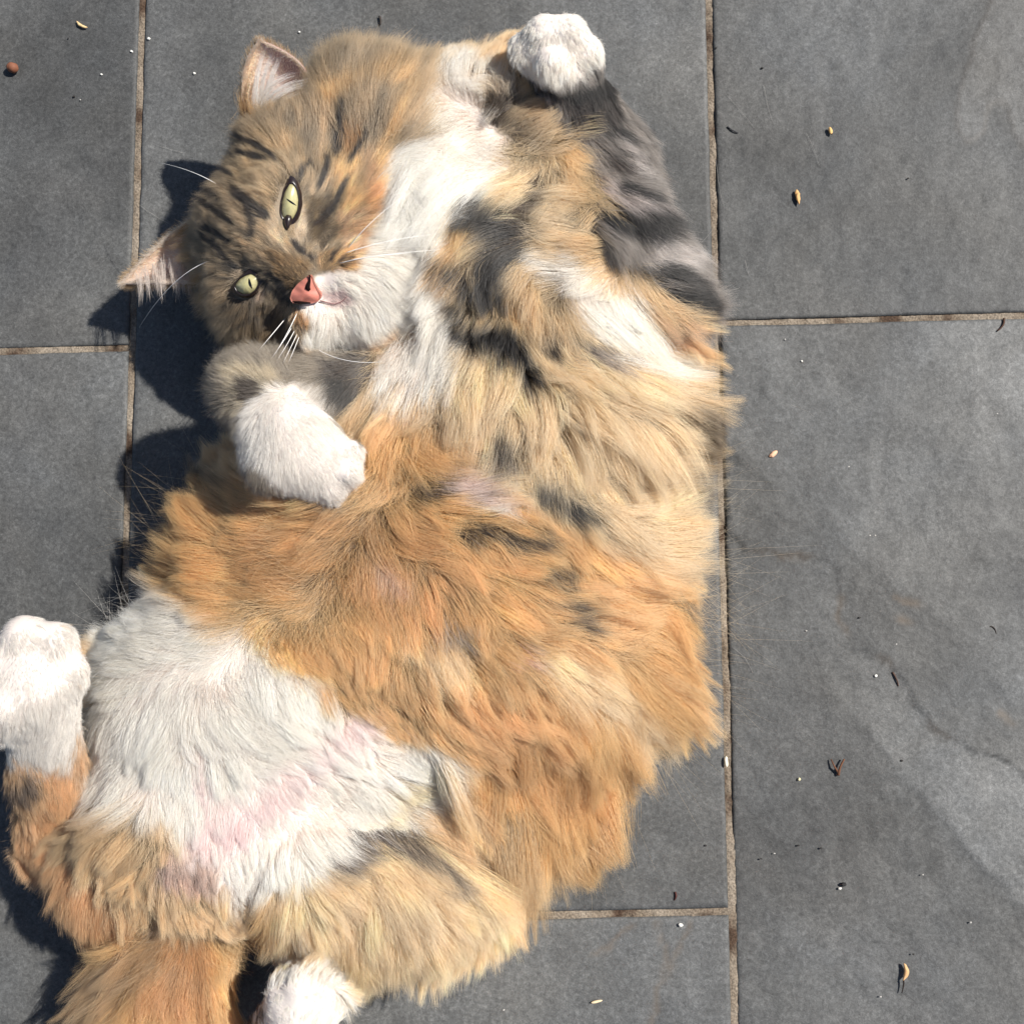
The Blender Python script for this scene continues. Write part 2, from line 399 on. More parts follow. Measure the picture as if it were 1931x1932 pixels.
ell(T_, 960, 215, .042, 85, 100, .030, 0, .02); ell(T_, 880, 250, .034, 115, 125, .034, 0, .02); ell(T_, 1020, 370, .038, 110, 130, .034, 0, .02); ell(T_, 510, 1050, .034, 130, 105, .036, 0, .02)
# right foreleg (upper right in the picture), raised
cap(FR, (1080, 480, .052), (1205, 535, .036), 95, 82, .016)
cap(FR, (1205, 530, .036), (1138, 300, .048), 80, 66, .012)
cap(FR, (1138, 300, .048), (1078, 165, .070), 62, 54, .010)
cap(FR, (1075, 165, .070), (1052, 110, .078), 50, 62, .008)
for x, y, z, r in ((992, 92, .083, 36), (1026, 62, .090, 38), (1070, 62, .090, 38), (1104, 98, .084, 36), (1040, 118, .088, 36)):
    ell(FR, x, y, z, r, r, r*mpp(z), 0, .003)
# left foreleg (under the chin), paw hanging over the belly
cap(FL, (770, 700, .048), (620, 732, .064), 66, 50, .016)
cap(FL, (620, 732, .066), (478, 738, .080), 50, 50, .012)
cap(FL, (482, 745, .083), (560, 845, .092), 52, 76, .010)
cap(FL, (560, 845, .092), (610, 875, .092), 78, 62, .010)
for x, y, z, r in ((662, 852, .098, 25), (656, 890, .099, 26), (626, 920, .095, 26), (586, 922, .087, 25)):
    ell(FL, x, y, z, r, r, r*mpp(z), 0, .0025)
# right hind leg (lower right) folded, foot at the bottom
cap(KR, (520, 1560, .046), (820, 1640, .038), 122, 88, .02)
ell(KR, 700, 1650, .036, 200, 95, .036, 6, .02)
cap(KR, (830, 1620, .036), (640, 1770, .030), 76, 58, .014)
cap(KR, (640, 1770, .030), (520, 1960, .034), 52, 42, .010)
cap(KR, (520, 1960, .034), (572, 1905, .062), 44, 66, .010)
for x, y, z, r in ((535, 1880, .068, 32), (566, 1866, .072, 33), (604, 1872, .070, 32), (622, 1900, .064, 30)):
    ell(KR, x, y, z, r, r, r*mpp(z), 0, .003)
# left hind leg, foot raised at the left edge
cap(KL, (360, 1560, .046), (225, 1625, .034), 115, 80, .02)
cap(KL, (225, 1625, .034), (110, 1545, .032), 76, 50, .014)
cap(KL, (110, 1545, .032), (92, 1440, .062), 48, 42, .010)
cap(KL, (92, 1430, .064), (66, 1285, .092), 52, 80, .010)
for x, y, z, r in ((0, 1246, .098, 42), (46, 1202, .100, 43), (102, 1212, .098, 41), (128, 1262, .094, 38), (14, 1330, .100, 48)):
    ell(KL, x, y, z, r, r, r*mpp(z), 0, .003)
# tail
cap(TA, (400, 1620, .040), (335, 1800, .036), 82, 74, .028)
cap(TA, (330, 1800, .034), (260, 1990, .030), 74, 62, .012)
cap(TA, (255, 1990, .028), (210, 2160, .020), 52, 36, .012)

def prim_d(kind, dat, X):
    if kind == 'e':
        c, R, r = dat; q = (X-c)@R.T; a = q/r; k0 = np.sqrt((a*a).sum(-1)); k1 = np.sqrt(((a/r)**2).sum(-1))+1e-9
        return k0*(k0-1)/k1
    A, B, ra, rb = dat; e = B-A; t = np.clip(((X-A)@e)/(e@e), 0, 1)
    return np.linalg.norm(X-A-t[..., None]*e, axis=-1)-(ra+(rb-ra)*t)
def smin(a, b, k):
    h = np.maximum(k-np.abs(a-b), 0)/k; return np.minimum(a, b)-h*h*k*.25
def axis(lo, hi, coarse, f0, f1, fine):
    out = [lo]
    while out[-1] < hi:
        out.append(out[-1]+(fine if f0 < out[-1] < f1 else coarse))
    return np.array(out)
xs = axis(-.30, .125, .0026, -.150, -.055, .0016)
ys = axis(-.325, .262, .0026, .062, .175, .0016)
zs = axis(-.006, .125, .0022, .2, .3, .002)
phi = np.full((len(xs), len(ys), len(zs)), 1., np.float64)
for reg, kind, dat, k in PR:
    if kind == 'e': c = dat[0]; ext = np.full(3, dat[2].max()); lo, hi = c-ext, c+ext
    else: rr = max(dat[2], dat[3]); lo, hi = np.minimum(dat[0], dat[1])-rr, np.maximum(dat[0], dat[1])+rr
    pad = .022; i0, i1 = np.searchsorted(xs, [lo[0]-pad, hi[0]+pad]); j0, j1 = np.searchsorted(ys, [lo[1]-pad, hi[1]+pad]); k0, k1 = np.searchsorted(zs, [lo[2]-pad, hi[2]+pad])
    G = np.stack(np.meshgrid(xs[i0:i1], ys[j0:j1], zs[k0:k1], indexing='ij'), -1)
    sub = phi[i0:i1, j0:j1, k0:k1]; phi[i0:i1, j0:j1, k0:k1] = smin(sub, prim_d(kind, dat, G), k)
phi = np.maximum(phi, (.0015-zs)[None, None, :])
def surface_nets(phi):
    s = phi < 0
    cnt = sum(s[a:s.shape[0]-1+a, b:s.shape[1]-1+b, c:s.shape[2]-1+c].astype(np.int8) for a in (0, 1) for b in (0, 1) for c in (0, 1))
    act = (cnt > 0) & (cnt < 8); I, J, K = np.nonzero(act); n = len(I)
    idx = np.full(act.shape, -1, np.int64); idx[act] = np.arange(n)
    acc = np.zeros((n, 3)); num = np.zeros(n)
    cr = [(a, b, c) for a in (0, 1) for b in (0, 1) for c in (0, 1)]
    for a in cr:
        for ax in range(3):
            if a[ax]: continue
            b = list(a); b[ax] = 1
            va = phi[I+a[0], J+a[1], K+a[2]]; vb = phi[I+b[0], J+b[1], K+b[2]]; m = (va < 0) != (vb < 0)
            t = np.where(m, va/np.where(m, va-vb, 1), 0)
            pa = np.stack([xs[I+a[0]], ys[J+a[1]], zs[K+a[2]]], 1); pb = np.stack([xs[I+b[0]], ys[J+b[1]], zs[K+b[2]]], 1)
            acc += np.where(m[:, None], pa+t[:, None]*(pb-pa), 0); num += m
    V = acc/num[:, None]; F = []
    for ax, (u, v) in ((0, (1, 2)), (1, (2, 0)), (2, (0, 1))):
        sl0 = [slice(1, -1)]*3; sl1 = [slice(1, -1)]*3; sl0[ax] = slice(0, -1); sl1[ax] = slice(1, None)
        a, b = s[tuple(sl0)], s[tuple(sl1)]; ch = np.argwhere(a != b)
        off = np.ones(3, int); off[ax] = 0; g = ch+off
        def cell(du, dv):
            h = g.copy(); h[:, u] -= du; h[:, v] -= dv; return idx[h[:, 0], h[:, 1], h[:, 2]]
        q = np.stack([cell(1, 1), cell(0, 1), cell(0, 0), cell(1, 0)], 1)
        inn = a[tuple(ch.T)]
        q = np.where(inn[:, None], q, q[:, ::-1]); F.append(q)
    F = np.concatenate(F); return V, F[(F >= 0).all(1)]
SV, SF = surface_nets(phi)
# light smoothing
E = np.concatenate([SF[:, [0, 1]], SF[:, [1, 2]], SF[:, [2, 3]], SF[:, [3, 0]]]); E = np.concatenate([E, E[:, ::-1]])
deg = np.bincount(E[:, 0], minlength=len(SV))[:, None]
for _ in range(2):
    S = np.stack([np.bincount(E[:, 0], SV[E[:, 1], c], len(SV)) for c in range(3)], 1); SV = SV*.5+.5*S/deg
fn = np.cross(SV[SF[:, 2]]-SV[SF[:, 0]], SV[SF[:, 3]]-SV[SF[:, 1]]); FA = np.linalg.norm(fn, axis=1)/2; fn /= np.linalg.norm(fn, axis=1, keepdims=True)+1e-12
VN = np.zeros_like(SV)
for c in range(4):
    for a in range(3): VN[:, a] += np.bincount(SF[:, c], fn[:, a], len(SV))
VN /= np.linalg.norm(VN, axis=1, keepdims=True)+1e-12
REG = [T_, H_, FR, FL, KR, KL, TA]
RD = np.stack([np.min([prim_d(kd, dt, SV) for rg, kd, dt, k in PR if rg == R_], 0) for R_ in REG], 1)
VREG = RD.argmin(1)
_q = plan(SV); VREG[(VREG == 0) & (_q[:, 0] < 760) & (_q[:, 1] < 430)] = 1
bvh = BVHTree.FromPolygons([tuple(v) for v in SV], [tuple(f) for f in SF])
def skin(px, py, off=0.0):
    """point and normal on the skin seen at a plan position"""
    d = Vector(P(px, py, 0)-CAM).normalized(); h = bvh.ray_cast(Vector(CAM), d)
    if h[0] is None: q = Vector(P(px, py, .002)); return np.array(q), np.array([0, 0, 1.])
    return np.array(h[0]+h[1]*off), np.array(h[1])

# ------------------------------------------------------------------ coat colours (patches on the coat, later ones on top)
W_, CR, OR, DO = (247, 242, 232), (234, 208, 164), (226, 180, 112), (212, 160, 94)
TN, BR, DB, BK = (224, 190, 138), (166, 140, 104), (80, 60, 40), (32, 27, 25)
GY, LG, PK, GB = (140, 128, 120), (196, 186, 178), (232, 196, 194), (112, 92, 66)
LB = (190, 160, 116)
COAT = {}
def coat(c):
    c = lin(c); k = float(sstep(c.max(), .05, .35)); return c*(1-k)+c**.70*k
def patch(reg, col, soft, pts): COAT.setdefault(reg, []).append((coat(col), soft, pts))
t = lambda col, soft, *pts: patch(T_, col, soft, pts)
COAT[T_] = [(coat(TN), 0, None)]
t(OR, 40, (290, 880), (480, 900), (700, 860), (900, 940), (1060, 980), (1180, 1050), (1380, 1150), (1340, 1420), (1150, 1700), (980, 1640), (880, 1500), (600, 1330), (420, 1180), (220, 1100), (230, 980))
t(DO, 45, (420, 1010), (620, 980), (820, 1000), (900, 1120), (860, 1230), (720, 1180), (600, 1130), (440, 1120))
t(DO, 40, (860, 1330), (1000, 1350), (1120, 1480), (1170, 1570), (1060, 1560), (940, 1480))
t(OR, 30, (650, 800), (760, 790), (880, 880), (860, 940), (760, 930), (690, 880))
t(CR, 35, (1000, 650), (1180, 640), (1380, 760), (1390, 1080), (1240, 1080), (1100, 1000), (960, 950), (900, 860), (830, 800), (840, 700), (930, 700))
t(CR, 22, (880, 300), (960, 270), (1060, 300), (1080, 400), (1040, 470), (960, 420), (900, 400))
t(CR, 20, (820, 660), (900, 660), (960, 760), (900, 800), (830, 760))
t(CR, 30, (1010, 1230), (1100, 1240), (1290, 1400), (1280, 1480), (1180, 1400), (1050, 1310))
t(CR, 25, (830, 1250), (890, 1240), (900, 1330), (850, 1330), (760, 1230))
t((206, 186, 176), 22, (860, 880), (920, 900), (990, 970), (960, 985), (880, 930))
t(W_, 10, (920, 945), (985, 978), (975, 988), (915, 965))
t(W_, 26, (755, 100), (880, 80), (965, 130), (965, 190), (965, 260), (915, 340), (865, 420), (835, 490), (820, 550), (845, 620), (850, 700), (830, 770), (760, 790), (680, 770), (700, 700), (740, 640), (620, 660), (600, 560), (700, 420), (735, 300), (745, 190))
t((230, 212, 184), 22, (880, 120), (960, 130), (1000, 220), (950, 240), (900, 170))
t((200, 172, 132), 22, (905, 160), (1000, 190), (1060, 290), (1010, 300), (930, 230))
t(DB, 10, (918, 178), (955, 180), (968, 215), (940, 222), (922, 202))
t((176, 150, 112), 14, (985, 220), (1055, 280), (1040, 310), (985, 260))
t(W_, 22, (975, 475), (1060, 470), (1120, 545), (1230, 580), (1260, 640), (1350, 690), (1340, 720), (1230, 700), (1130, 640), (1060, 570), (980, 510))
t((226, 182, 138), 16, (1260, 615), (1350, 622), (1350, 655), (1280, 652))
t(GY, 9, (1080, 668), (1200, 680), (1230, 700), (1130, 696))
t(OR, 14, (845, 420), (890, 400), (880, 470), (840, 490), (815, 500))
t((226, 178, 118), 12, (805, 490), (850, 470), (880, 530), (850, 570), (790, 540))
# dark marks through the chest
t(BK, 12, (858, 385), (905, 378), (940, 440), (960, 500), (930, 520), (890, 460), (862, 425))
t(DB, 10, (930, 430), (1000, 360), (1012, 372), (960, 450), (935, 480))
t(BK, 9, (800, 492), (850, 505), (900, 560), (935, 560), (960, 590), (920, 610), (870, 560), (830, 520))
t(BK, 9, (905, 490), (930, 500), (935, 560), (905, 570))
t(BK, 14, (840, 618), (900, 628), (985, 640), (990, 690), (950, 710), (900, 680), (845, 645))
t(BK, 8, (985, 695), (1015, 700), (1022, 745), (990, 735))
t(BK, 8, (850, 585), (880, 590), (880, 615), (852, 608))
t(DB, 8, (1030, 640), (1060, 650), (1055, 668), (1028, 660))
t(DB, 8, (940, 850), (965, 850), (985, 900), (965, 910), (945, 880))
t(BK, 9, (1000, 935), (1080, 940), (1150, 990), (1120, 1000), (1060, 970), (1010, 960))
t(DB, 8, (895, 1005), (960, 1020), (1040, 1010), (1050, 1030), (960, 1040), (905, 1030))
t(DB, 8, (790, 925), (830, 930), (860, 900), (868, 915), (830, 945), (795, 940))
t(DB, 7, (1080, 1130), (1098, 1148), (1132, 1200), (1112, 1200), (1088, 1165))
t(DB, 8, (1030, 1095), (1090, 1090), (1090, 1110), (1040, 1110))
t(GY, 10, (820, 1215), (890, 1205), (895, 1230), (830, 1235))
t((170, 120, 60), 16, (560, 955), (700, 985), (690, 1000), (560, 985)); t(GB, 12, (480, 890), (560, 905), (650, 965), (560, 955))
t(GB, 16, (260, 850), (350, 850), (420, 900), (330, 900)); t(GB, 14, (1340, 760), (1380, 760), (1380, 1000), (1345, 900))
t((224, 186, 156), 30, (715, 1085), (755, 1095), (770, 1130), (735, 1130))
t(PK, 6, (985, 1243), (1015, 1245), (1010, 1262), (985, 1258))
# white belly
t(W_, 34, (150, 1060), (260, 1090), (380, 1190), (520, 1260), (600, 1290), (640, 1350), (700, 1390), (850, 1430), (900, 1480), (830, 1540), (760, 1620), (620, 1700), (430, 1740), (360, 1660), (320, 1570), (240, 1560), (120, 1540), (160, 1320), (150, 1180))
t((245, 228, 224), 60, (700, 1370), (720, 1410), (600, 1470), (560, 1530), (450, 1590), (390, 1640), (340, 1620), (400, 1560), (520, 1480), (620, 1430))
t((243, 220, 217), 44, (690, 1385), (640, 1420), (600, 1440), (650, 1425)); t((243, 220, 217), 44, (470, 1540), (520, 1520), (460, 1610), (400, 1630), (350, 1610))
t((238, 210, 208), 12, (375, 1470), (385, 1470), (392, 1570), (378, 1570))
t((236, 222, 186), 26, (820, 1480), (860, 1490), (760, 1560), (700, 1580))
t((214, 180, 160), 24, (300, 1620), (400, 1650), (400, 1700), (300, 1700))
# head
h = lambda col, soft, *pts: patch(H_, col, soft, pts)
COAT[H_] = [(coat(BR), 0, None)]
h(OR, 40, (600, 160), (760, 90), (800, 140), (740, 300), (710, 470), (660, 520), (640, 380), (620, 250))
h(BR, 30, (590, 200), (700, 130), (760, 160), (700, 300), (620, 260))
h(LB, 24, (480, 230), (560, 230), (590, 330), (500, 400), (430, 320)); h(LB, 14, (560, 420), (510, 400), (470, 390), (540, 470))
h((208, 150, 84), 16, (640, 215), (690, 230), (680, 290), (650, 280))
h((208, 150, 92), 24, (700, 280), (725, 330), (718, 420), (695, 380), (690, 320))
h((226, 186, 140), 22, (640, 400), (700, 390), (730, 460), (680, 520), (650, 470))
h((120, 98, 64), 12, (580, 360), (640, 360), (625, 420), (585, 460), (575, 420))
h((240, 212, 172), 6, (560, 345), (577, 390), (580, 430), (564, 464), (548, 452), (566, 410), (556, 360))
h((238, 210, 168), 9, (518, 335), (532, 350), (526, 420), (545, 474), (505, 440), (500, 405)); h((236, 204, 170), 8, (430, 540), (446, 558), (475, 562), (500, 548), (505, 562), (478, 580), (446, 574)); h((232, 200, 158), 7, (440, 506), (470, 498), (482, 506), (455, 520), (436, 530))
h((150, 112, 64), 12, (500, 470), (560, 480), (590, 500), (555, 560), (520, 540))
h((222, 168, 104), 10, (600, 470), (670, 465), (680, 515), (600, 515)); h((214, 160, 100), 8, (552, 585), (585, 590), (580, 625), (550, 610))
h((120, 96, 62), 14, (400, 560), (470, 570), (520, 580), (545, 610), (520, 660), (440, 630))
# stripes
for ln in (((545, 350), (560, 320), (590, 300)), ((610, 400), (640, 380), (660, 330)), ((470, 440), (490, 400), (430, 340)), ((430, 500), (410, 470), (370, 430)), ((500, 410), (478, 384), (440, 352)), ((498, 408), (480, 388), (458, 372)), ((446, 508), (430, 494), (412, 484)), ((440, 420), (400, 390), (360, 370)), ((520, 300), (470, 260), (430, 250)), ((560, 460), (575, 480), (600, 485)), ((500, 510), (530, 540), (548, 575)), ((660, 300), (690, 260), (690, 220)), ((640, 290), (630, 230), (640, 180)), ((434, 356), (452, 372), (476, 390)), ((358, 349), (385, 362), (411, 379)), ((373, 417), (400, 432), (430, 458)), ((470, 378), (485, 392), (500, 410)), ((418, 485), (430, 496), (446, 508)), ((552, 448), (566, 466), (592, 490)), ((494, 528), (515, 552), (538, 574)), ((500, 300), (470, 290), (440, 282)), ((440, 330), (410, 316), (385, 312)), ((600, 350), (618, 318), (622, 285)), ((590, 420), (612, 410), (636, 385))):
    q = bez(*[(*p, 0) for p in ln], 6)[:, :2]; d = np.gradient(q, axis=0); n = np.stack([-d[:, 1], d[:, 0]], 1); n /= np.linalg.norm(n, axis=1, keepdims=True)
    h((54, 40, 28), 3, *[tuple(v) for v in np.concatenate([q+n*(3.5+3*np.sin(np.linspace(.3, 2.8, 6)))[:, None], (q-n*(3.5+3*np.sin(np.linspace(.3, 2.8, 6)))[:, None])[::-1]])])
for x, y in ((630, 478), (648, 486), (662, 490), (640, 496), (626, 492), (655, 500)): h((70, 46, 28), 3, (x-7, y+1), (x+2, y-8), (x+7, y-5), (x-2, y+6))
h(W_, 11, (592, 525), (640, 512), (672, 518), (700, 470), (722, 380), (745, 270), (900, 240), (900, 560), (760, 640), (640, 680), (560, 672), (575, 640), (590, 620), (560, 580), (600, 566))
h((222, 178, 130), 16, (560, 665), (660, 680), (740, 640), (750, 620), (760, 650), (680, 690), (580, 690))
h((216, 196, 190), 8, (605, 560), (650, 550), (670, 575), (620, 585))
# right foreleg
f = lambda col, soft, *pts: patch(FR, col, soft, pts)
COAT[FR] = [(coat((142, 132, 123)), 0, None)]
f((84, 74, 68), 14, (1040, 180), (1160, 180), (1190, 240), (1080, 250)); f(BK, 10, (960, 130), (1060, 180), (1130, 160), (1160, 110), (1160, 190), (1080, 205), (1000, 175))  # black tufts below the paw, with its underside shade painted in
f((92, 80, 72), 12, (1150, 300), (1230, 320), (1240, 350), (1160, 330)); f(BK, 10, (1120, 385), (1280, 395), (1320, 440), (1260, 465), (1130, 440)); f((186, 172, 164), 16, (1110, 340), (1240, 370), (1280, 400), (1160, 400))
f((70, 60, 52), 14, (1060, 440), (1150, 450), (1190, 540), (1120, 540), (1060, 480)); f(BK, 12, (1240, 560), (1350, 530), (1370, 600), (1260, 610)); f(LG, 14, (1240, 460), (1350, 470), (1330, 520), (1220, 500))
f((170, 150, 124), 10, (1000, 190), (1090, 300), (1130, 400), (1160, 480), (1110, 420), (1050, 300))
f(W_, 10, (940, 0), (1150, 0), (1150, 110), (1110, 150), (1050, 172), (985, 150), (940, 100))
f((196, 186, 178), 8, (1180, 250), (1215, 290), (1250, 350), (1230, 350), (1190, 300)); f(BK, 6, (1150, 240), (1200, 250), (1210, 268), (1150, 262)); f(BK, 6, (1180, 350), (1265, 372), (1270, 388), (1180, 372)); f(BK, 7, (1200, 500), (1330, 520), (1330, 545), (1210, 530)); f(DB, 8, (1060, 390), (1100, 400), (1120, 470), (1080, 450))
# left foreleg
f = lambda col, soft, *pts: patch(FL, col, soft, pts)
COAT[FL] = [(coat((150, 136, 116)), 0, None)]
f((212, 194, 160), 14, (410, 680), (520, 680), (520, 740), (430, 790)); f(DB, 6, (445, 715), (490, 720), (470, 760), (445, 780), (430, 740))
f((104, 92, 82), 14, (600, 680), (760, 660), (720, 760), (640, 790), (610, 740)); f(BK, 10, (600, 710), (640, 720), (660, 780), (620, 770))
f((236, 231, 223), 9, (505, 725), (560, 725), (600, 745), (640, 800), (700, 860), (700, 960), (560, 960), (460, 880), (435, 800), (450, 770))
# hind legs and tail
f = lambda col, soft, *pts: patch(KR, col, soft, pts)
COAT[KR] = [(coat((240, 212, 166)), 0, None)]
f((232, 192, 132), 30, (900, 1500), (1060, 1560), (1080, 1750), (960, 1740), (900, 1640)); f(W_, 20, (420, 1560), (640, 1540), (800, 1500), (840, 1540), (760, 1600), (640, 1660), (460, 1730), (420, 1660))
f((120, 104, 92), 12, (640, 1640), (740, 1590), (800, 1600), (860, 1660), (800, 1640), (740, 1620), (660, 1660)); f((120, 104, 92), 8, (840, 1640), (880, 1650), (910, 1700), (880, 1690))
f(OR, 20, (400, 1740), (520, 1740), (480, 1840), (400, 1900)); f((90, 74, 60), 12, (400, 1860), (500, 1840), (500, 1931), (400, 1960)); f(W_, 9, (498, 1840), (560, 1800), (640, 1820), (680, 1900), (660, 2000), (480, 2000))
f = lambda col, soft, *pts: patch(KL, col, soft, pts)
COAT[KL] = [(coat((222, 170, 112)), 0, None)]
f(W_, 24, (150, 1480), (330, 1440), (420, 1560), (320, 1580), (220, 1530)); f((220, 168, 110), 20, (60, 1560), (240, 1580), (250, 1700), (120, 1720)); f((104, 80, 58), 12, (0, 1485), (70, 1470), (86, 1505), (60, 1530), (0, 1530))  # last patch: shade under the raised leg, painted into the coat
f((196, 152, 104), 8, (125, 1380), (185, 1340), (180, 1470), (140, 1500), (115, 1480)); f((226, 221, 213), 9, (-80, 1105), (60, 1130), (180, 1180), (182, 1350), (130, 1470), (60, 1460), (-80, 1420))
f = lambda col, soft, *pts: patch(TA, col, soft, pts)
COAT[TA] = [(coat(OR), 0, None)]
f((208, 150, 88), 20, (300, 1740), (400, 1700), (400, 1931), (250, 1931)); f((176, 134, 84), 14, (270, 1720), (330, 1700), (290, 1850), (200, 1931), (230, 1830)); f((206, 170, 122), 16, (120, 1850), (240, 1800), (200, 1960), (80, 1990))
f((150, 118, 92), 12, (290, 1690), (340, 1700), (320, 1760), (270, 1760))
def coat_colour(X, reg, warp=12, jit=None):
    q0 = plan(X) if jit is None else plan(X)+jit; out = np.zeros((len(X), 3))
    qq = np.stack([noise(X, 60, 71)+.6*noise(X, 190, 72), noise(X, 60, 73)+.6*noise(X, 190, 74)], 1)
    for r, R_ in enumerate(REG):
        m = reg == r
        if not m.any(): continue
        wv = warp*(.45 if R_ == H_ else 1)
        q = q0[m]+qq[m]*wv; c = np.tile(COAT[R_][0][0], (len(q), 1))
        for col, soft, pts in COAT[R_][1:]:
            p = np.asarray(pts, float); near = ((q > p.min(0)-soft*2) & (q < p.max(0)+soft*2)).all(1)
            if not near.any(): continue
            soft_ = max(soft*.55, 2); grow = 4. if (R_ == T_ and col.max() < .1) else 0.; a = sstep(poly_sd(q[near], p)+grow, -soft_, soft_)[:, None]; c[near] = c[near]*(1-a)+col*a
        if R_ == H_:      # fine tabby streaks fanning out from the nose
            v = q0[m]-np.array([575, 545]); rad_ = np.hypot(v[:, 0], v[:, 1]); th = np.arctan2(v[:, 1], v[:, 0])
            sk = .7*noise(np.stack([th*13, rad_/60], 1), 1., 91)+.8*noise(np.stack([th*27, rad_/34], 1), 1., 92)
            brown = (1-sstep(c.min(1), .22, .5))*sstep(rad_, 40, 90)
            c = c*(1+(.72-.30*sstep(rad_, 150, 260))*np.clip(sk, -.9, .6)*brown)[:, None]
        out[m] = c
    return out

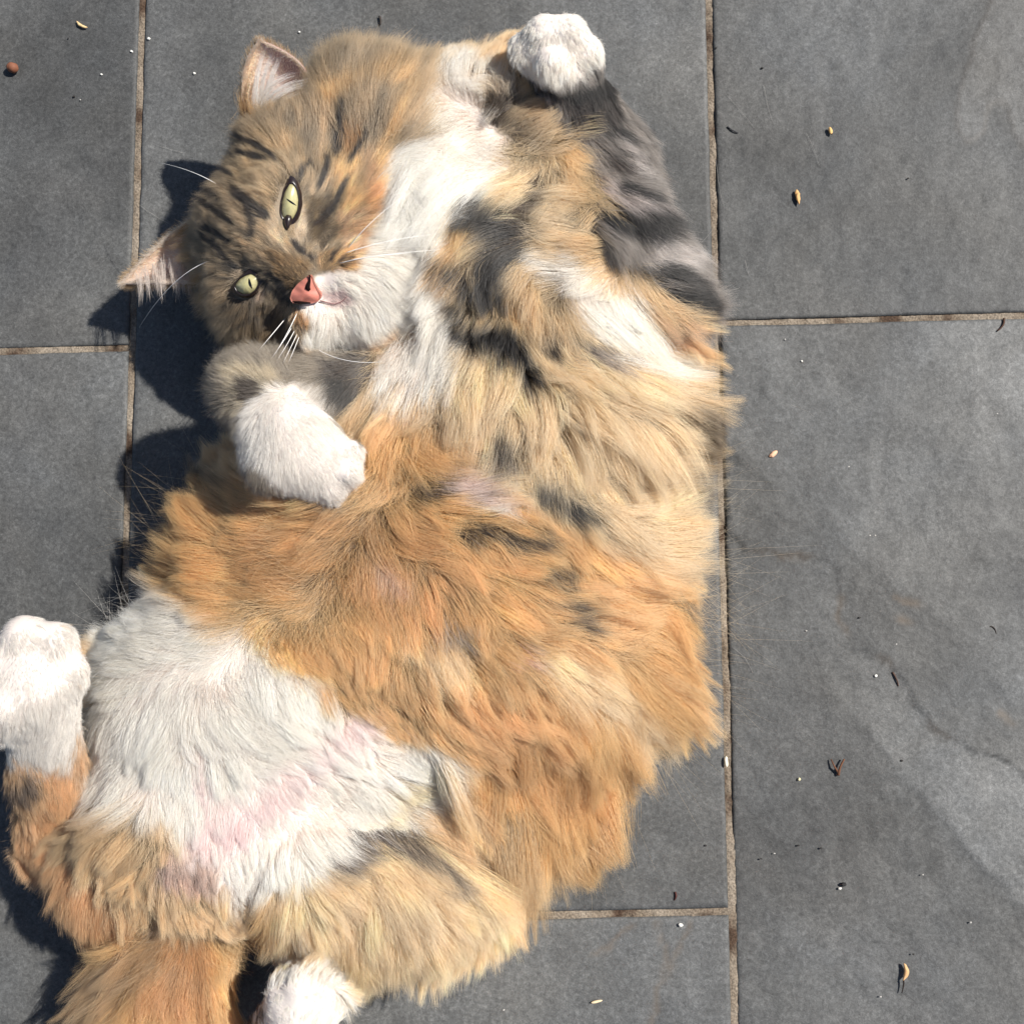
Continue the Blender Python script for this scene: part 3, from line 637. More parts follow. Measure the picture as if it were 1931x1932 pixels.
# ------------------------------------------------------------------ lie of the coat: (x, y, dx, dy, length mm, lift deg)
FLOW = {
T_: [(840, 130, -.1, -1, 17, 24), (800, 190, -.2, .9, 30, 25), (860, 250, -.35, .9, 34, 25), (780, 380, -.3, .95, 32, 22), (760, 520, -.1, 1, 30, 25), (790, 680, -.25, .95, 32, 25), (720, 620, -.1, 1, 26, 20),
     (950, 190, .2, -.8, 18, 28), (900, 150, .0, -1, 17, 24), (1000, 240, .5, -.4, 24, 34), (1010, 300, -.2, .9, 30, 25), (950, 310, -.55, .8, 34, 25), (1010, 400, -.8, .5, 32, 30), (900, 480, -.25, .8, 28, 40), (960, 540, 0, 1, 22, 45), (860, 560, -.5, .7, 20, 45),
     (1060, 480, -.9, .25, 28, 30), (1100, 580, .75, .4, 40, 20), (1250, 620, .95, .25, 38, 12), (1000, 640, .1, 1, 22, 40), (1300, 720, 1, .12, 38, 8), (1150, 700, .95, .2, 46, 15), (1300, 900, 1, .22, 47, 8), (1150, 880, .95, .15, 42, 18),
     (1330, 1050, 1, .12, 47, 8), (1200, 1000, 1, .15, 46, 15), (1050, 720, .5, .7, 28, 35), (900, 720, -.15, 1, 28, 28), (760, 740, -.4, .9, 24, 28), (950, 850, .15, .95, 28, 30), (800, 830, .8, .45, 28, 22), (880, 920, .8, .6, 24, 25),
     (1020, 980, .75, .65, 24, 35), (1060, 850, .3, .9, 30, 25), (1130, 1100, .92, .4, 44, 18), (1300, 1150, .93, .33, 54, 8), (1200, 1250, .82, .58, 56, 10), (1250, 1350, .65, .75, 56, 8), (1150, 1400, .6, .8, 46, 12), (1050, 1450, .52, .84, 42, 14), (1110, 1500, .55, .83, 48, 8),
     (1000, 1350, .5, .85, 38, 20), (620, 870, -.8, -.2, 26, 20), (600, 980, -.93, -.2, 30, 18), (800, 1000, .5, .5, 22, 25), (400, 950, -.45, -.9, 42, 8), (460, 1000, -.75, -.65, 38, 12), (350, 1060, -.9, -.42, 38, 8), (260, 1120, -.95, -.2, 30, 8),
     (520, 1080, -.85, -.05, 28, 20), (680, 1070, .1, .5, 20, 22), (760, 1090, .5, .65, 22, 20), (900, 1100, .62, .75, 24, 25), (1000, 1160, .65, .75, 28, 28), (700, 1180, .4, .85, 20, 20), (850, 1250, .4, .9, 20, 30), (950, 1280, .5, .85, 28, 22),
     (200, 1180, -.85, -.45, 28, 12), (350, 1200, -.55, -.1, 24, 15), (300, 1350, -.3, .5, 22, 16), (450, 1350, .6, .5, 20, 17), (560, 1250, .5, .6, 20, 17), (600, 1380, .6, .65, 15, 17), (560, 1480, .5, .7, 10, 18), (450, 1590, .1, .8, 9, 18), (350, 1500, .1, .8, 16, 18),
     (690, 1400, .7, .5, 10, 16), (700, 1470, .75, .5, 18, 17), (800, 1470, .8, .45, 22, 17), (850, 1390, .52, .85, 34, 20), (950, 1500, .55, .83, 42, 16), (980, 1600, .45, .9, 38, 10), (880, 1600, .3, .95, 26, 15), (220, 1500, -.5, .5, 26, 25)],
H_: [(577, 520, -.8, -.55, 3, 18), (540, 470, -.85, -.5, 5, 20), (500, 440, -.88, -.45, 7, 24), (440, 390, -.9, -.42, 12, 30), (400, 300, -.85, -.5, 17, 28), (480, 250, -.6, -.75, 13, 28), (500, 340, -.7, -.65, 10, 26), (640, 400, .5, -.85, 11, 22), (600, 320, .05, -1, 13, 24),
     (650, 200, .1, -1, 26, 30), (720, 160, .2, -1, 28, 26), (740, 240, .35, -.9, 28, 26), (620, 260, .05, -1, 22, 28), (570, 220, -.2, -1, 15, 25), (690, 430, .85, -.45, 15, 22), (610, 465, .6, -.7, 6, 18), (620, 540, .9, .1, 3, 18), (660, 530, .95, .05, 6, 20), (710, 520, .85, .35, 13, 22), (690, 600, .7, .65, 12, 22), (640, 640, .55, .8, 14, 22),
     (500, 600, -.45, .85, 13, 25), (450, 570, -.8, .5, 14, 25), (430, 620, -.6, .8, 16, 22), (560, 640, .1, 1, 14, 24), (540, 570, -.3, .9, 5, 20), (575, 590, .1, 1, 4, 20), (380, 470, -.95, -.15, 11, 28), (350, 410, -.92, -.3, 12, 28), (470, 500, -.8, -.1, 7, 20), (545, 430, -.5, -.8, 5, 18), (580, 400, .4, -.9, 6, 18), (500, 560, -.4, .8, 7, 20), (780, 330, .3, .9, 30, 20)],
FR: [(1045, 90, -.1, .9, 4.5, 14), (1000, 60, -.5, .8, 4.5, 14), (1090, 60, .5, .8, 4.5, 14), (1045, 150, -.05, 1, 8, 16), (1110, 180, .6, .75, 12, 25), (1050, 210, -.2, .9, 14, 25), (1150, 240, .8, .5, 16, 25), (1200, 330, .88, .42, 20, 22), (1260, 430, .95, .3, 22, 20), (1290, 520, .95, .25, 26, 15), (1090, 320, .45, .85, 20, 20), (1140, 430, .45, .85, 22, 20), (1200, 540, .85, .2, 26, 20), (1330, 580, .9, -.1, 28, 15)],
FL: [(460, 730, -.7, -.2, 12, 35), (520, 690, -.3, -.6, 12, 30), (600, 700, -.5, .6, 14, 25), (700, 700, -.5, .7, 18, 25), (500, 790, .3, .9, 6.5, 16), (560, 800, .6, .75, 5, 14), (620, 850, .75, .6, 5, 14), (660, 880, .8, .5, 4, 14), (580, 920, .4, .85, 5, 16), (450, 850, -.3, .9, 10, 22), (470, 780, -.6, .6, 9, 30)],
KR: [(520, 1620, -.1, .8, 16, 25), (600, 1680, .3, .75, 20, 30), (640, 1620, .6, .5, 18, 30), (720, 1640, .1, 1, 28, 30), (700, 1720, .05, 1, 34, 22), (850, 1720, .2, 1, 30, 16), (930, 1700, .35, .95, 32, 10), (600, 1780, -.2, 1, 26, 22), (480, 1760, -.6, .75, 26, 25), (780, 1820, .05, 1, 32, 10), (650, 1820, 0, 1, 26, 18), (570, 1880, .1, -.9, 4.5, 14), (540, 1920, 0, -.9, 5, 14), (620, 1900, .4, -.6, 5, 14), (880, 1600, .35, .9, 40, 15)],
KL: [(250, 1560, -.7, .15, 24, 25), (180, 1620, -.7, .6, 24, 20), (150, 1700, -.2, 1, 28, 12), (110, 1600, -.6, .7, 20, 14), (220, 1700, .05, 1, 26, 20), (330, 1600, -.5, .4, 16, 25), (60, 1260, .3, .8, 4.5, 14), (130, 1280, .4, .7, 5, 14), (60, 1350, .1, .9, 7, 16), (90, 1420, .1, 1, 14, 20), (10, 1300, -.2, .8, 5, 14), (150, 1420, .1, 1, 12, 22)],
TA: [(370, 1680, -.3, .95, 22, 20), (330, 1790, -.3, .95, 30, 18), (285, 1900, -.3, .95, 36, 18), (230, 1830, -.75, .65, 44, 14), (180, 1950, -.8, .6, 46, 12), (400, 1820, .35, .92, 40, 16), (360, 1930, .5, .85, 44, 14), (210, 2100, -.2, 1, 44, 14)],
}
def lie(X, reg):
    q = plan(X); out = np.zeros((len(X), 4))
    for r, R_ in enumerate(REG):
        m = np.nonzero(reg == r)[0]; G = np.array(FLOW[R_], float)
        for s in range(0, len(m), 40000):
            mm = m[s:s+40000]; d2 = ((q[mm][:, None, :]-G[None, :, :2])**2).sum(-1)+300; wgt = d2**-2.0; wgt /= wgt.sum(1, keepdims=True)
            out[mm] = wgt@G[:, 2:]
    return out

# ------------------------------------------------------------------ cat: body, fur, face
cat = tag(link(bpy.data.objects.new('cat', None)), 'long haired calico tabby cat lying on its back on the slate tiles', 'cat')
cat.location = (0, 0, 0)
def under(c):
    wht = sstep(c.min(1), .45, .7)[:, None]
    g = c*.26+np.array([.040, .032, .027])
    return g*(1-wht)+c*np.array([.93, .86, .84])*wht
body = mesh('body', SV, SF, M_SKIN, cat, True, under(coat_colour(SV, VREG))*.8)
Z4 = lambda px, py: (409.8+px*.16672, 307.3+py*.16672)      # face close-up measurements -> plan
EYE_R_IN = [Z4(*p) for p in ((830, 215), (760, 330), (728, 440), (720, 550), (745, 625), (800, 655), (860, 630), (912, 530), (925, 410), (905, 300), (872, 238))]
EYE_R_OUT = [Z4(*p) for p in ((832, 150), (735, 310), (694, 440), (686, 560), (705, 680), (770, 830), (815, 830), (860, 720), (915, 610), (948, 470), (940, 350), (900, 230))]
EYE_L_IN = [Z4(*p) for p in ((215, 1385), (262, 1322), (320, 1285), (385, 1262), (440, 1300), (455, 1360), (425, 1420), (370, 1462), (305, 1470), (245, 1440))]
EYE_L_OUT = [Z4(*p) for p in ((185, 1400), (250, 1305), (310, 1255), (370, 1205), (470, 1270), (510, 1330), (480, 1400), (415, 1465), (340, 1505), (270, 1498), (205, 1455))]  # dark lid widened at the inner corner, covering the eye's brow-shaded part
_big = lambda P_, f: [tuple(np.mean(P_, 0)+(np.array(p)-np.mean(P_, 0))*f) for p in P_]
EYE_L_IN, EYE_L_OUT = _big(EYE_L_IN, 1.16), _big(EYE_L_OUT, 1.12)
NOSE = [(583, 518), (575, 524), (561, 535), (551, 548), (546.5, 563), (551, 571), (566, 572.5), (586.5, 572.5), (602, 567.5), (604, 558), (598, 547), (592, 534), (588, 522)]

NS = 7
def strands(X, N, flow, n=NS, seed=0, spread=14, wander=18, bend=.55, region_noise=26):
    r = np.random.default_rng(seed); m = len(X)
    ang = np.radians(wander*fbm(X, region_noise, 2, seed+3)*1.6+20*noise(X, 75, seed+4)+spread*r.normal(size=m)*.6)
    dx, dy = flow[:, 0], -flow[:, 1]; ca, sa = np.cos(ang), np.sin(ang)
    T = np.stack([dx*ca-dy*sa, dx*sa+dy*ca, np.zeros(m)], 1); T /= np.linalg.norm(T, axis=1, keepdims=True)+1e-9
    T = T-.75*(T*N).sum(1, keepdims=True)*N; ln = np.linalg.norm(T, axis=1, keepdims=True)
    dn = np.array([0, 0, -1.])-N*(-N[:, 2:3]); dn /= np.linalg.norm(dn, axis=1, keepdims=True)+1e-9
    T = T/(ln+1e-9); T = np.where(ln < .25, T*.5+dn*.5, T); T /= np.linalg.norm(T, axis=1, keepdims=True)+1e-9
    lift = np.radians(flow[:, 3]*(1+.35*r.normal(size=m)*.5+.6*noise(X, 60, seed+9)))[:, None]
    L = flow[:, 2]*1e-3*np.clip(1+.22*r.normal(size=m)+.25*noise(X, 70, seed+5), .45, 1.7)
    d0 = T*np.cos(lift)+N*np.sin(lift); pts = np.zeros((m, n, 3)); pts[:, 0] = X-N*.0006; side_ = np.cross(N, T)
    curl = (r.normal(size=m)*.18+.34*noise(X, 55, seed+6))[:, None]
    for k in range(1, n):
        s = (k-.5)/(n-1)
        d = d0+(-N*.5*np.sin(lift)*1.5+np.array([0, 0, -.35])*np.clip(L/.03, .2, 1.4)[:, None])*s*bend*1.6+side_*curl*s
        d /= np.linalg.norm(d, axis=1, keepdims=True); pts[:, k] = pts[:, k-1]+d*(L/(n-1))[:, None]
    return pts, L
def clump(pts, X, spacing, amount, power, seed, big=False, jumble=0., wh=None):
    r = np.random.default_rng(seed); m = len(X)
    area_n = max(3, int(m*spacing)); cen = r.choice(m, min(area_n, m), replace=False)
    kd = KDTree(len(cen))
    for i, c in enumerate(cen): kd.insert(X[c], i)
    kd.balance(); idx = np.fromiter((kd.find(x)[1] for x in X), np.int64, m); g = pts[cen[idx]].copy()
    s = np.linspace(0, 1, pts.shape[1])[None, :, None]
    a = amount*(.55+.45*r.random(len(cen))[idx])[:, None, None]
    if jumble:
        rv = r.normal(size=(len(cen), 3)).clip(-1.2, 1.2); rv[:, 2] = np.abs(rv[:, 2])*.6
        if wh is not None: rv *= (1-.85*wh[cen])[:, None]
        g = g+(rv*np.linalg.norm(pts[cen, -1]-pts[cen, 0], axis=1)[:, None]*jumble)[idx][:, None]*s**1.2
    if big: a = a*(.7+.5*sstep(np.linalg.norm(pts[:, -1]-pts[:, 0], axis=1), .025, .045))[:, None, None]
    return pts+(g-pts)*a*s**power, idx, len(cen)
def fur_object(name, pts, col, rad, parent=cat, kind='stuff'):
    m, n, _ = pts.shape
    c = bpy.data.hair_curves.new(name); c.add_curves([n]*m)
    c.points.foreach_set('position', pts.astype(np.float32).ravel())
    a = c.attributes.get('radius') or c.attributes.new('radius', 'FLOAT', 'POINT'); a.data.foreach_set('value', rad.astype(np.float32).ravel())
    a = c.attributes.new('col', 'FLOAT_COLOR', 'POINT')
    a.data.foreach_set('color', np.concatenate([col, np.ones((m, n, 1))], 2).astype(np.float32).ravel())
    c.materials.append(M_FUR); o = link(bpy.data.objects.new(name, c), parent)
    if kind: o['kind'] = kind
    return o
def paint(base, n, vary, seed, band=0, tipc=None):
    """root undercoat to tip, per-hair variation"""
    r = np.random.default_rng(seed); m = len(base); s = np.linspace(0, 1, n)[None, :, None]
    k = vary[:, None]*(1+.07*r.normal(size=(m, 1))); b = base*k
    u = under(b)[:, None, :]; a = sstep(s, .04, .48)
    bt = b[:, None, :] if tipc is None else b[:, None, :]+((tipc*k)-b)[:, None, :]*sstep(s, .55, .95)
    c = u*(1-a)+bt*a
    if band is not None:
        bb = (np.asarray(band) if np.ndim(band) else np.full(m, band))[:, None, None]
        c = c*(1-bb*.55*np.exp(-((s-.62)/.16)**2))*(1+bb*.25*sstep(s, .7, .9))
    return np.clip(c, .004, .965)
def sample(reg, n, dens=None, seed=0):
    r = np.random.default_rng(seed); fr = VREG[SF]
    own = (fr == reg).sum(1) >= 3 if reg is not None else np.ones(len(SF), bool)
    own |= (fr[:, 0] == reg)
    cen = SV[SF].mean(1); wgt = FA*own*(fn[:, 2] > -.45)
    if dens is not None: wgt = wgt*dens(cen)
    f = r.choice(len(SF), n, p=wgt/wgt.sum()); u, v = r.random(n)[:, None], r.random(n)[:, None]; q = SF[f]
    bl = lambda A: A[q[:, 0]]*(1-u)*(1-v)+A[q[:, 1]]*u*(1-v)+A[q[:, 2]]*u*v+A[q[:, 3]]*(1-u)*v
    X, N = bl(SV), bl(VN); N /= np.linalg.norm(N, axis=1, keepdims=True)+1e-9
    return X, N, wgt.sum()
def face_mask(q):
    m = np.ones(len(q), bool)
    for p in (EYE_R_OUT, EYE_L_OUT): m &= poly_sd(q, p) < 2
    m &= line_d(q, [(542, 418), (541, 436)]) > 3
    return m & (poly_sd(q, NOSE) < .5)
QUAL = 1.0
#       name            region count   big      small    amount big/small  radius(mm)
SPEC = [('body_fur', T_, 330000, .0012, .012, .60, .76, .052, .24),
        ('head_fur', H_, 200000, .004, .03, .30, .58, .044, .14),
        ('foreleg_fur', FR, 75000, .004, .03, .40, .60, .048, .12),
        ('foreleg_fur', FL, 70000, .004, .035, .25, .42, .046, .06),
        ('hind_leg_fur', KR, 95000, .0026, .022, .55, .72, .050, .18),
        ('hind_leg_fur', KL, 80000, .003, .03, .42, .58, .050, .12),
        ('tail_fur', TA, 60000, .003, .025, .62, .74, .050, .36)]
for si, (nm, R_, cnt, big, small, ab, asm, rad, jum) in enumerate(SPEC):
    ri = REG.index(R_); cnt = int(cnt*QUAL)
    X, N, area = sample(ri, cnt, None, 100+si)
    if R_ == H_:
        k = face_mask(plan(X)) | (N[:, 2] < .1); X, N = X[k], N[k]
    reg = np.full(len(X), ri); fl = lie(X, reg)
    pts, L = strands(X, N, fl, NS, 200+si)
    if R_ in (T_, KR, TA, KL):     # long finger-like locks where the coat spreads over the ground
        p3, _, _ = clump(pts, X, .00045 if R_ == T_ else .0009, .72, 1.15, 350+si, False, .10)
        mg = (sstep(.056-X[:, 2], -.006, .014)*sstep(L, .016, .028))[:, None, None]; pts = pts*(1-mg)+p3*mg
    pts, i2, n2 = clump(pts, X, big, ab, 1.1, 300+si, True)
    qx = plan(X); wh = np.maximum(sstep(coat_colour(pts[:, 4], reg).min(1), .5, .75), .75*sstep(qx[:, 1], 940, 1040)*sstep(-qx[:, 0], -880, -760)*(qx[:, 0] > 420)) if R_ == T_ else sstep(coat_colour(pts[:, 4], reg).min(1), .5, .75)
    if R_ == T_: wh = np.maximum(wh, .55*sstep(qx[:, 0], 1240, 1300))
    pts, i1, n1 = clump(pts, X, small, asm, 1.0, 400+si, False, jum, wh)
    fz = np.random.default_rng(800+si).normal(size=pts.shape)*np.linspace(0, 1, NS)[None, :, None]
    pts = pts+fz*np.clip(L*.014, .0001, .0005)[:, None, None]
    lo = .0008+.003*np.random.default_rng(si).random(len(X))[:, None]*np.linspace(1, .3, NS)[None]
    pts[:, :, 2] = np.maximum(pts[:, :, 2], lo)
    mid = pts[:, int(NS*.6)]
    r = np.random.default_rng(500+si); jw = .13 if R_ == H_ else .35 if R_ in (FR, FL) else .7
    jit = r.normal(size=(n1, 2))[i1]*11*jw+r.normal(size=(len(X), 2))*7*jw
    base = coat_colour(mid, reg, 12, jit); tipc = coat_colour(pts[:, -1]*.85+mid*.15, reg, 12, jit)
    vary = (1+(.14 if R_ == H_ else .26 if R_ == FR else .08)*r.normal(size=n1)[i1].clip(-2, 2))*(1+.07*r.normal(size=n2)[i2].clip(-2, 2))
    if R_ in (T_, KR, KL):      # scattered near-black tortoiseshell locks, painted in for the shaded gaps between tufts
        qr = plan(X); dk = (r.random(n1) < .16)[i1]*np.where((qr[:, 0] > 820) & (qr[:, 1] < 1100), 1., .10)
        pale = sstep(base.min(1), .34, .52)
        dk = dk*sstep(noise(X, 45, 88), -.1, .5)*(1-pale); mixk = (dk > r.random(len(X))*.9)*.82
        dkc = lin((58, 46, 38)); base = base*(1-mixk[:, None])+dkc*mixk[:, None]; tipc = tipc*(1-mixk[:, None])+dkc*mixk[:, None]
    vary = 1+(vary-1)*(1-.75*sstep(base.min(1), .5, .75))
    tab = sstep(.22-base[:, 0], -.12, .06) if R_ != T_ else sstep(.20-base[:, 0], -.10, .06)
    col = paint(base, NS, vary, 600+si, tab, tipc)
    s = np.linspace(0, 1, NS)[None]
    rd = rad*1e-3*(.55+.45*np.sqrt(np.clip(L/.02, .3, 1.6)))[:, None]*(1-s**2.2*.88)*(.75+.5*r.random(len(X)))[:, None]
    fur_object(nm, pts, col, rd)
    print(nm, len(X), 'area', round(area, 4))
# dense short underfur over the whole body
X, N, _ = sample(None, 130000, None, 60)
k = face_mask(plan(X)); X, N = X[k], N[k]; vr = np.zeros(len(X), int)
kd = KDTree(len(SV))
for i, v in enumerate(SV): kd.insert(v, i)
kd.balance(); vr = VREG[np.fromiter((kd.find(x)[1] for x in X), np.int64, len(X))]
fl = lie(X, vr); fl[:, 2] = np.clip(fl[:, 2]*.42, 2.5, 12); fl[:, 3] = 40
pts, L = strands(X, N, fl, 5, 61, 40, 30); pts[:, :, 2] = np.maximum(pts[:, :, 2], .001)
base = coat_colour(pts[:, 3], vr); s = np.linspace(0, 1, 5)[None]
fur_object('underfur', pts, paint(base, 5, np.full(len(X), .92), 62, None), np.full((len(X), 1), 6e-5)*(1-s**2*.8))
# long loose guard hairs round the flanks
X, N, _ = sample(0, 1300, lambda c: (c[:, 2] < .05)*1., 77)
fl = lie(X, np.zeros(len(X), int)); fl[:, 2] *= 1.12; fl[:, 3] += 6
pts, L = strands(X, N, fl, NS, 78, 22, 30); pts[:, :, 2] = np.maximum(pts[:, :, 2], .001)
base = coat_colour(pts[:, 4], np.zeros(len(X), int))*.7+np.array([.2, .18, .15])
s = np.linspace(0, 1, NS)[None]
fur_object('guard_hair', pts, paint(base, NS, np.ones(len(X)), 79), np.full((len(X), 1), 4.2e-5)*(1-s**2*.85))

# eyes
def resample(poly, c, n):
    p = np.array(poly, float); p = np.concatenate([p, p[:1]]); L = np.r_[0, np.cumsum(np.linalg.norm(np.diff(p, axis=0), axis=1))]
    k = np.linspace(0, L[-1], n*4+1)[:-1]; d = np.stack([np.interp(k, L, p[:, i]) for i in (0, 1)], 1)
    for _ in range(3): d = (np.roll(d, 1, 0)+2*d+np.roll(d, -1, 0))/4
    a = np.arctan2(d[:, 1]-c[1], d[:, 0]-c[0]); o = np.argsort(a); th = np.linspace(-math.pi, math.pi, n, endpoint=False)
    rr = np.hypot(d[:, 0]-c[0], d[:, 1]-c[1])[o]; r = np.interp(th, a[o], rr, period=2*math.pi)
    return np.stack([c[0]+r*np.cos(th), c[1]+r*np.sin(th)], 1)
def onplane(q, c, n):
    d = np.stack([P(x, y, 0) for x, y in q])-CAM; return CAM+d*(((c-CAM)@n)/(d@n))[:, None]
def dome(ring, c, n, hgt, steps=(1., .9, .72, .5, .28, .12), up0=0):
    k = len(ring); V = []; Fc = []
    for f in steps: V += list(c+(ring-c)*f+n*(up0+hgt*(1-f*f)))
    V.append(c+n*(up0+hgt)); 
    for i in range(len(steps)-1):
        for j in range(k): j2 = (j+1) % k; Fc.append((i*k+j, i*k+j2, (i+1)*k+j2, (i+1)*k+j))
    b = (len(steps)-1)*k
    Fc += [(b+j, b+(j+1) % k, len(V)-1) for j in range(k)]
    return np.array(V), [f[::-1] for f in Fc]
FACE_N = HR[:, 2]
def make_eye(inner, outer, pupil, pw, lift):
    cc = np.mean(inner, 0); p, n = skin(*cc); n = n*.35+FACE_N*.65; n /= np.linalg.norm(n); p = p+n*lift
    n_ = 40; ri, ro = resample(inner, cc, n_), resample(outer, cc, n_)
    A = onplane(ri, p, n); B = onplane(ro, p, n); c = A.mean(0)
    V, Fc = dome(A, c, n, .0028); iV, iF = V, Fc
    f = np.linalg.norm((V-c)-((V-c)@n)[:, None]*n, axis=1)/np.repeat(np.r_[np.linalg.norm(A-c, axis=1)], 1).mean()
    e = np.r_[np.tile(np.array([1., .9, .72, .5, .28, .12])[:, None], (1, n_)).ravel(), 0]
    base = lin((184, 176, 130)); aa = np.arctan2((V-c)@RGT, (V-c)@UPV); col = base*(1+.14*noise(np.stack([aa*9, e*2], 1), 1., 5)+.1*noise(V, 900, 5))[:, None]
    col = col*(1-.45*sstep(e, .8, 1.)[:, None])+np.array([.02, .05, .0])*np.exp(-(e/.35)**2)[:, None]*.4
    eye = mesh('eye', V, Fc, M_IRIS, cat, True, col)
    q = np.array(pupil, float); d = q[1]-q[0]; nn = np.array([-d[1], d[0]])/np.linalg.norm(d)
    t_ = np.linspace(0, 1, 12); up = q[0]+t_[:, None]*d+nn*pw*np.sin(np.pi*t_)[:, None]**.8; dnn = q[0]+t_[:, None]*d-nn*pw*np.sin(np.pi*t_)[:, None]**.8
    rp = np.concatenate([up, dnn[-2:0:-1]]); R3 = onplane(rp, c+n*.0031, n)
    V, Fc = dome(R3, R3.mean(0), n, .0002, (1., .75, .5, .25)); hug = BVHTree.FromPolygons([tuple(v) for v in iV], iF)
    for i, v in enumerate(V):
        hh = hug.ray_cast(Vector(v+n*.02), Vector(-n))
        if hh[0] is not None: V[i] = np.array(hh[0])+n*.00008
    mesh('pupil', V, Fc, M_PUPIL, eye)
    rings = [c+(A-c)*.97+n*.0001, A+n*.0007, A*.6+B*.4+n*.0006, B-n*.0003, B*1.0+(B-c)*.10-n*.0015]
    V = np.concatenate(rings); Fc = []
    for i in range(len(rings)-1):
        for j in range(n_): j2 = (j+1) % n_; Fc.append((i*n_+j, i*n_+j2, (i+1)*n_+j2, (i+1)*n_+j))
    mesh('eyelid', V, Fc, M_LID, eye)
    return eye
eye_r = make_eye(EYE_R_IN, EYE_R_OUT, [Z4(776, 398), Z4(892, 482)], 1.7, .0013)
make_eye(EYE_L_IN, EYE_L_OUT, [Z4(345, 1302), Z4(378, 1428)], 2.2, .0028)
R3 = np.array([skin(x, y, .0012)[0] for x, y in ((544, 407), (543, 414), (542, 421), (541.5, 428), (542, 434))])
V, Fc = tube(R3, np.array([1.3, 1.9, 1.7, 1.1, .3])*1e-3, 8); mesh('tear_duct', V, Fc, M_LID, eye_r)
# nose
cc = np.mean(NOSE, 0); p, n = skin(*cc); n = n*.3+FACE_N*.7; n /= np.linalg.norm(n); p = p+n*.0006
A = onplane(resample(NOSE, cc, 44), p, n); c = A.mean(0); V, Fc = dome(A, c-n*.0, n, .0016)
V += n*.0005*noise(V, 500, 3)[:, None]; lowr = A-n*.004; b0 = len(V); V = np.concatenate([V, lowr]); k = 44
Fc += [(j, b0+j, b0+(j+1) % k, (j+1) % k) for j in range(k)]
ccol = lin((194, 122, 106))*(1+.12*noise(V, 300, 8))[:, None]
nose = mesh('nose', V, Fc, M_NOSE, cat, True, ccol)
def nostril(pts, w_):
    q = np.array(pts, float); R3 = onplane(q, c+n*.0011, n); 
    V, Fc = tube(R3, np.array(w_)*1e-3, 8); mesh('nostril', V, Fc, M_NOSTRIL, nose)
nostril([Z4(1043, 1262), Z4(1046, 1320), Z4(1030, 1370), Z4(1020, 1410), Z4(1045, 1440)], [.3, .5, .9, 1.25, .6])
nostril([Z4(850, 1568), Z4(920, 1574), Z4(980, 1578), Z4(1055, 1582)], [.3, .6, .55, .3])
# mouth line below the nose
q = [(603, 567), (616, 570), (630, 572), (645, 566), (655, 556)]
R3 = np.array([skin(x, y, .0012)[0] for x, y in q]); V, Fc = tube(R3, np.array([.35, .3, .25, .2, .1])*1e-3, 6)
mesh('mouth', V, Fc, simple('lip', (120, 84, 84), .5, .1), cat)

# ears
def make_ear(ea, eb, push, nm_seed, colf, nu=15, nv=16):
    a = bez(*[P(*q) for q in ea], nv); b = bez(*[P(*q) for q in eb], nv); u = np.linspace(0, 1, nu)
    V = []; U = []; W = []
    for i in range(nv):
        v = i/(nv-1); wv = (1-v)**.7
        mpt = (a[i]+b[i])/2+np.array(push)*wv
        for x in u:
            V.append((1-x)**2*a[i]+2*x*(1-x)*(2*mpt-(a[i]+b[i])/2)+x*x*b[i]); U.append(x); W.append(v)
    V = np.array(V).reshape(nv, nu, 3); U = np.array(U); W = np.array(W)
    du = np.gradient(V, axis=1); dv = np.gradient(V, axis=0); N = np.cross(du, dv); N /= np.linalg.norm(N, axis=2, keepdims=True)+1e-9
    if N[:, :, 2].mean() < 0: N = -N
    N = np.nan_to_num(N); F1 = grid_faces(nv, nu); k = nv*nu
    Vf = V.reshape(-1, 3); Nf = N.reshape(-1, 3); Vb = Vf-Nf*.0012
    idx = np.arange(k).reshape(nv, nu); ring = np.concatenate([idx[:, 0], idx[-1, 1:], idx[-2::-1, -1], idx[0, -2:0:-1]]); r2 = np.roll(ring, -1)
    F = np.concatenate([F1, F1[:, ::-1]+k, np.stack([ring, r2, r2+k, ring+k], 1)])
    col = np.concatenate([colf(U, W, Vf), np.tile(lin((120, 92, 62)), (k, 1))])
    ear = mesh('ear', np.concatenate([Vf, Vb]), F, M_EAR, cat, True, col)
    return ear, V, N
def ear_col(rim, mid_, far, sw=False):
    def f(U, W, V):
        U = 1-U if sw else U
        c = lin(rim)*(1-sstep(U, .05, .3))[:, None]+lin(mid_)*(sstep(U, .05, .3)*(1-sstep(U, .45, .8)))[:, None]+lin(far)*sstep(U, .45, .8)[:, None]
        return c*(1+.12*noise(V, 250, 4))[:, None]
    return f
earR, ERV, ERN = make_ear([(463, 232, .058), (440, 118, .082), (491, 77, .084)], [(552, 222, .056), (636, 128, .070), (491, 77, .084)], (-.002, -.001, -.014), 1,
                          ear_col((228, 200, 164), (228, 208, 200), (180, 148, 148)))
earL, ELV, ELN = make_ear([(374, 402, .046), (286, 462, .040), (232, 534, .034)], [(410, 536, .052), (330, 532, .046), (232, 534, .034)], (-.003, .003, -.010), 2,
                          ear_col((222, 190, 150), (214, 190, 172), (176, 148, 136)))
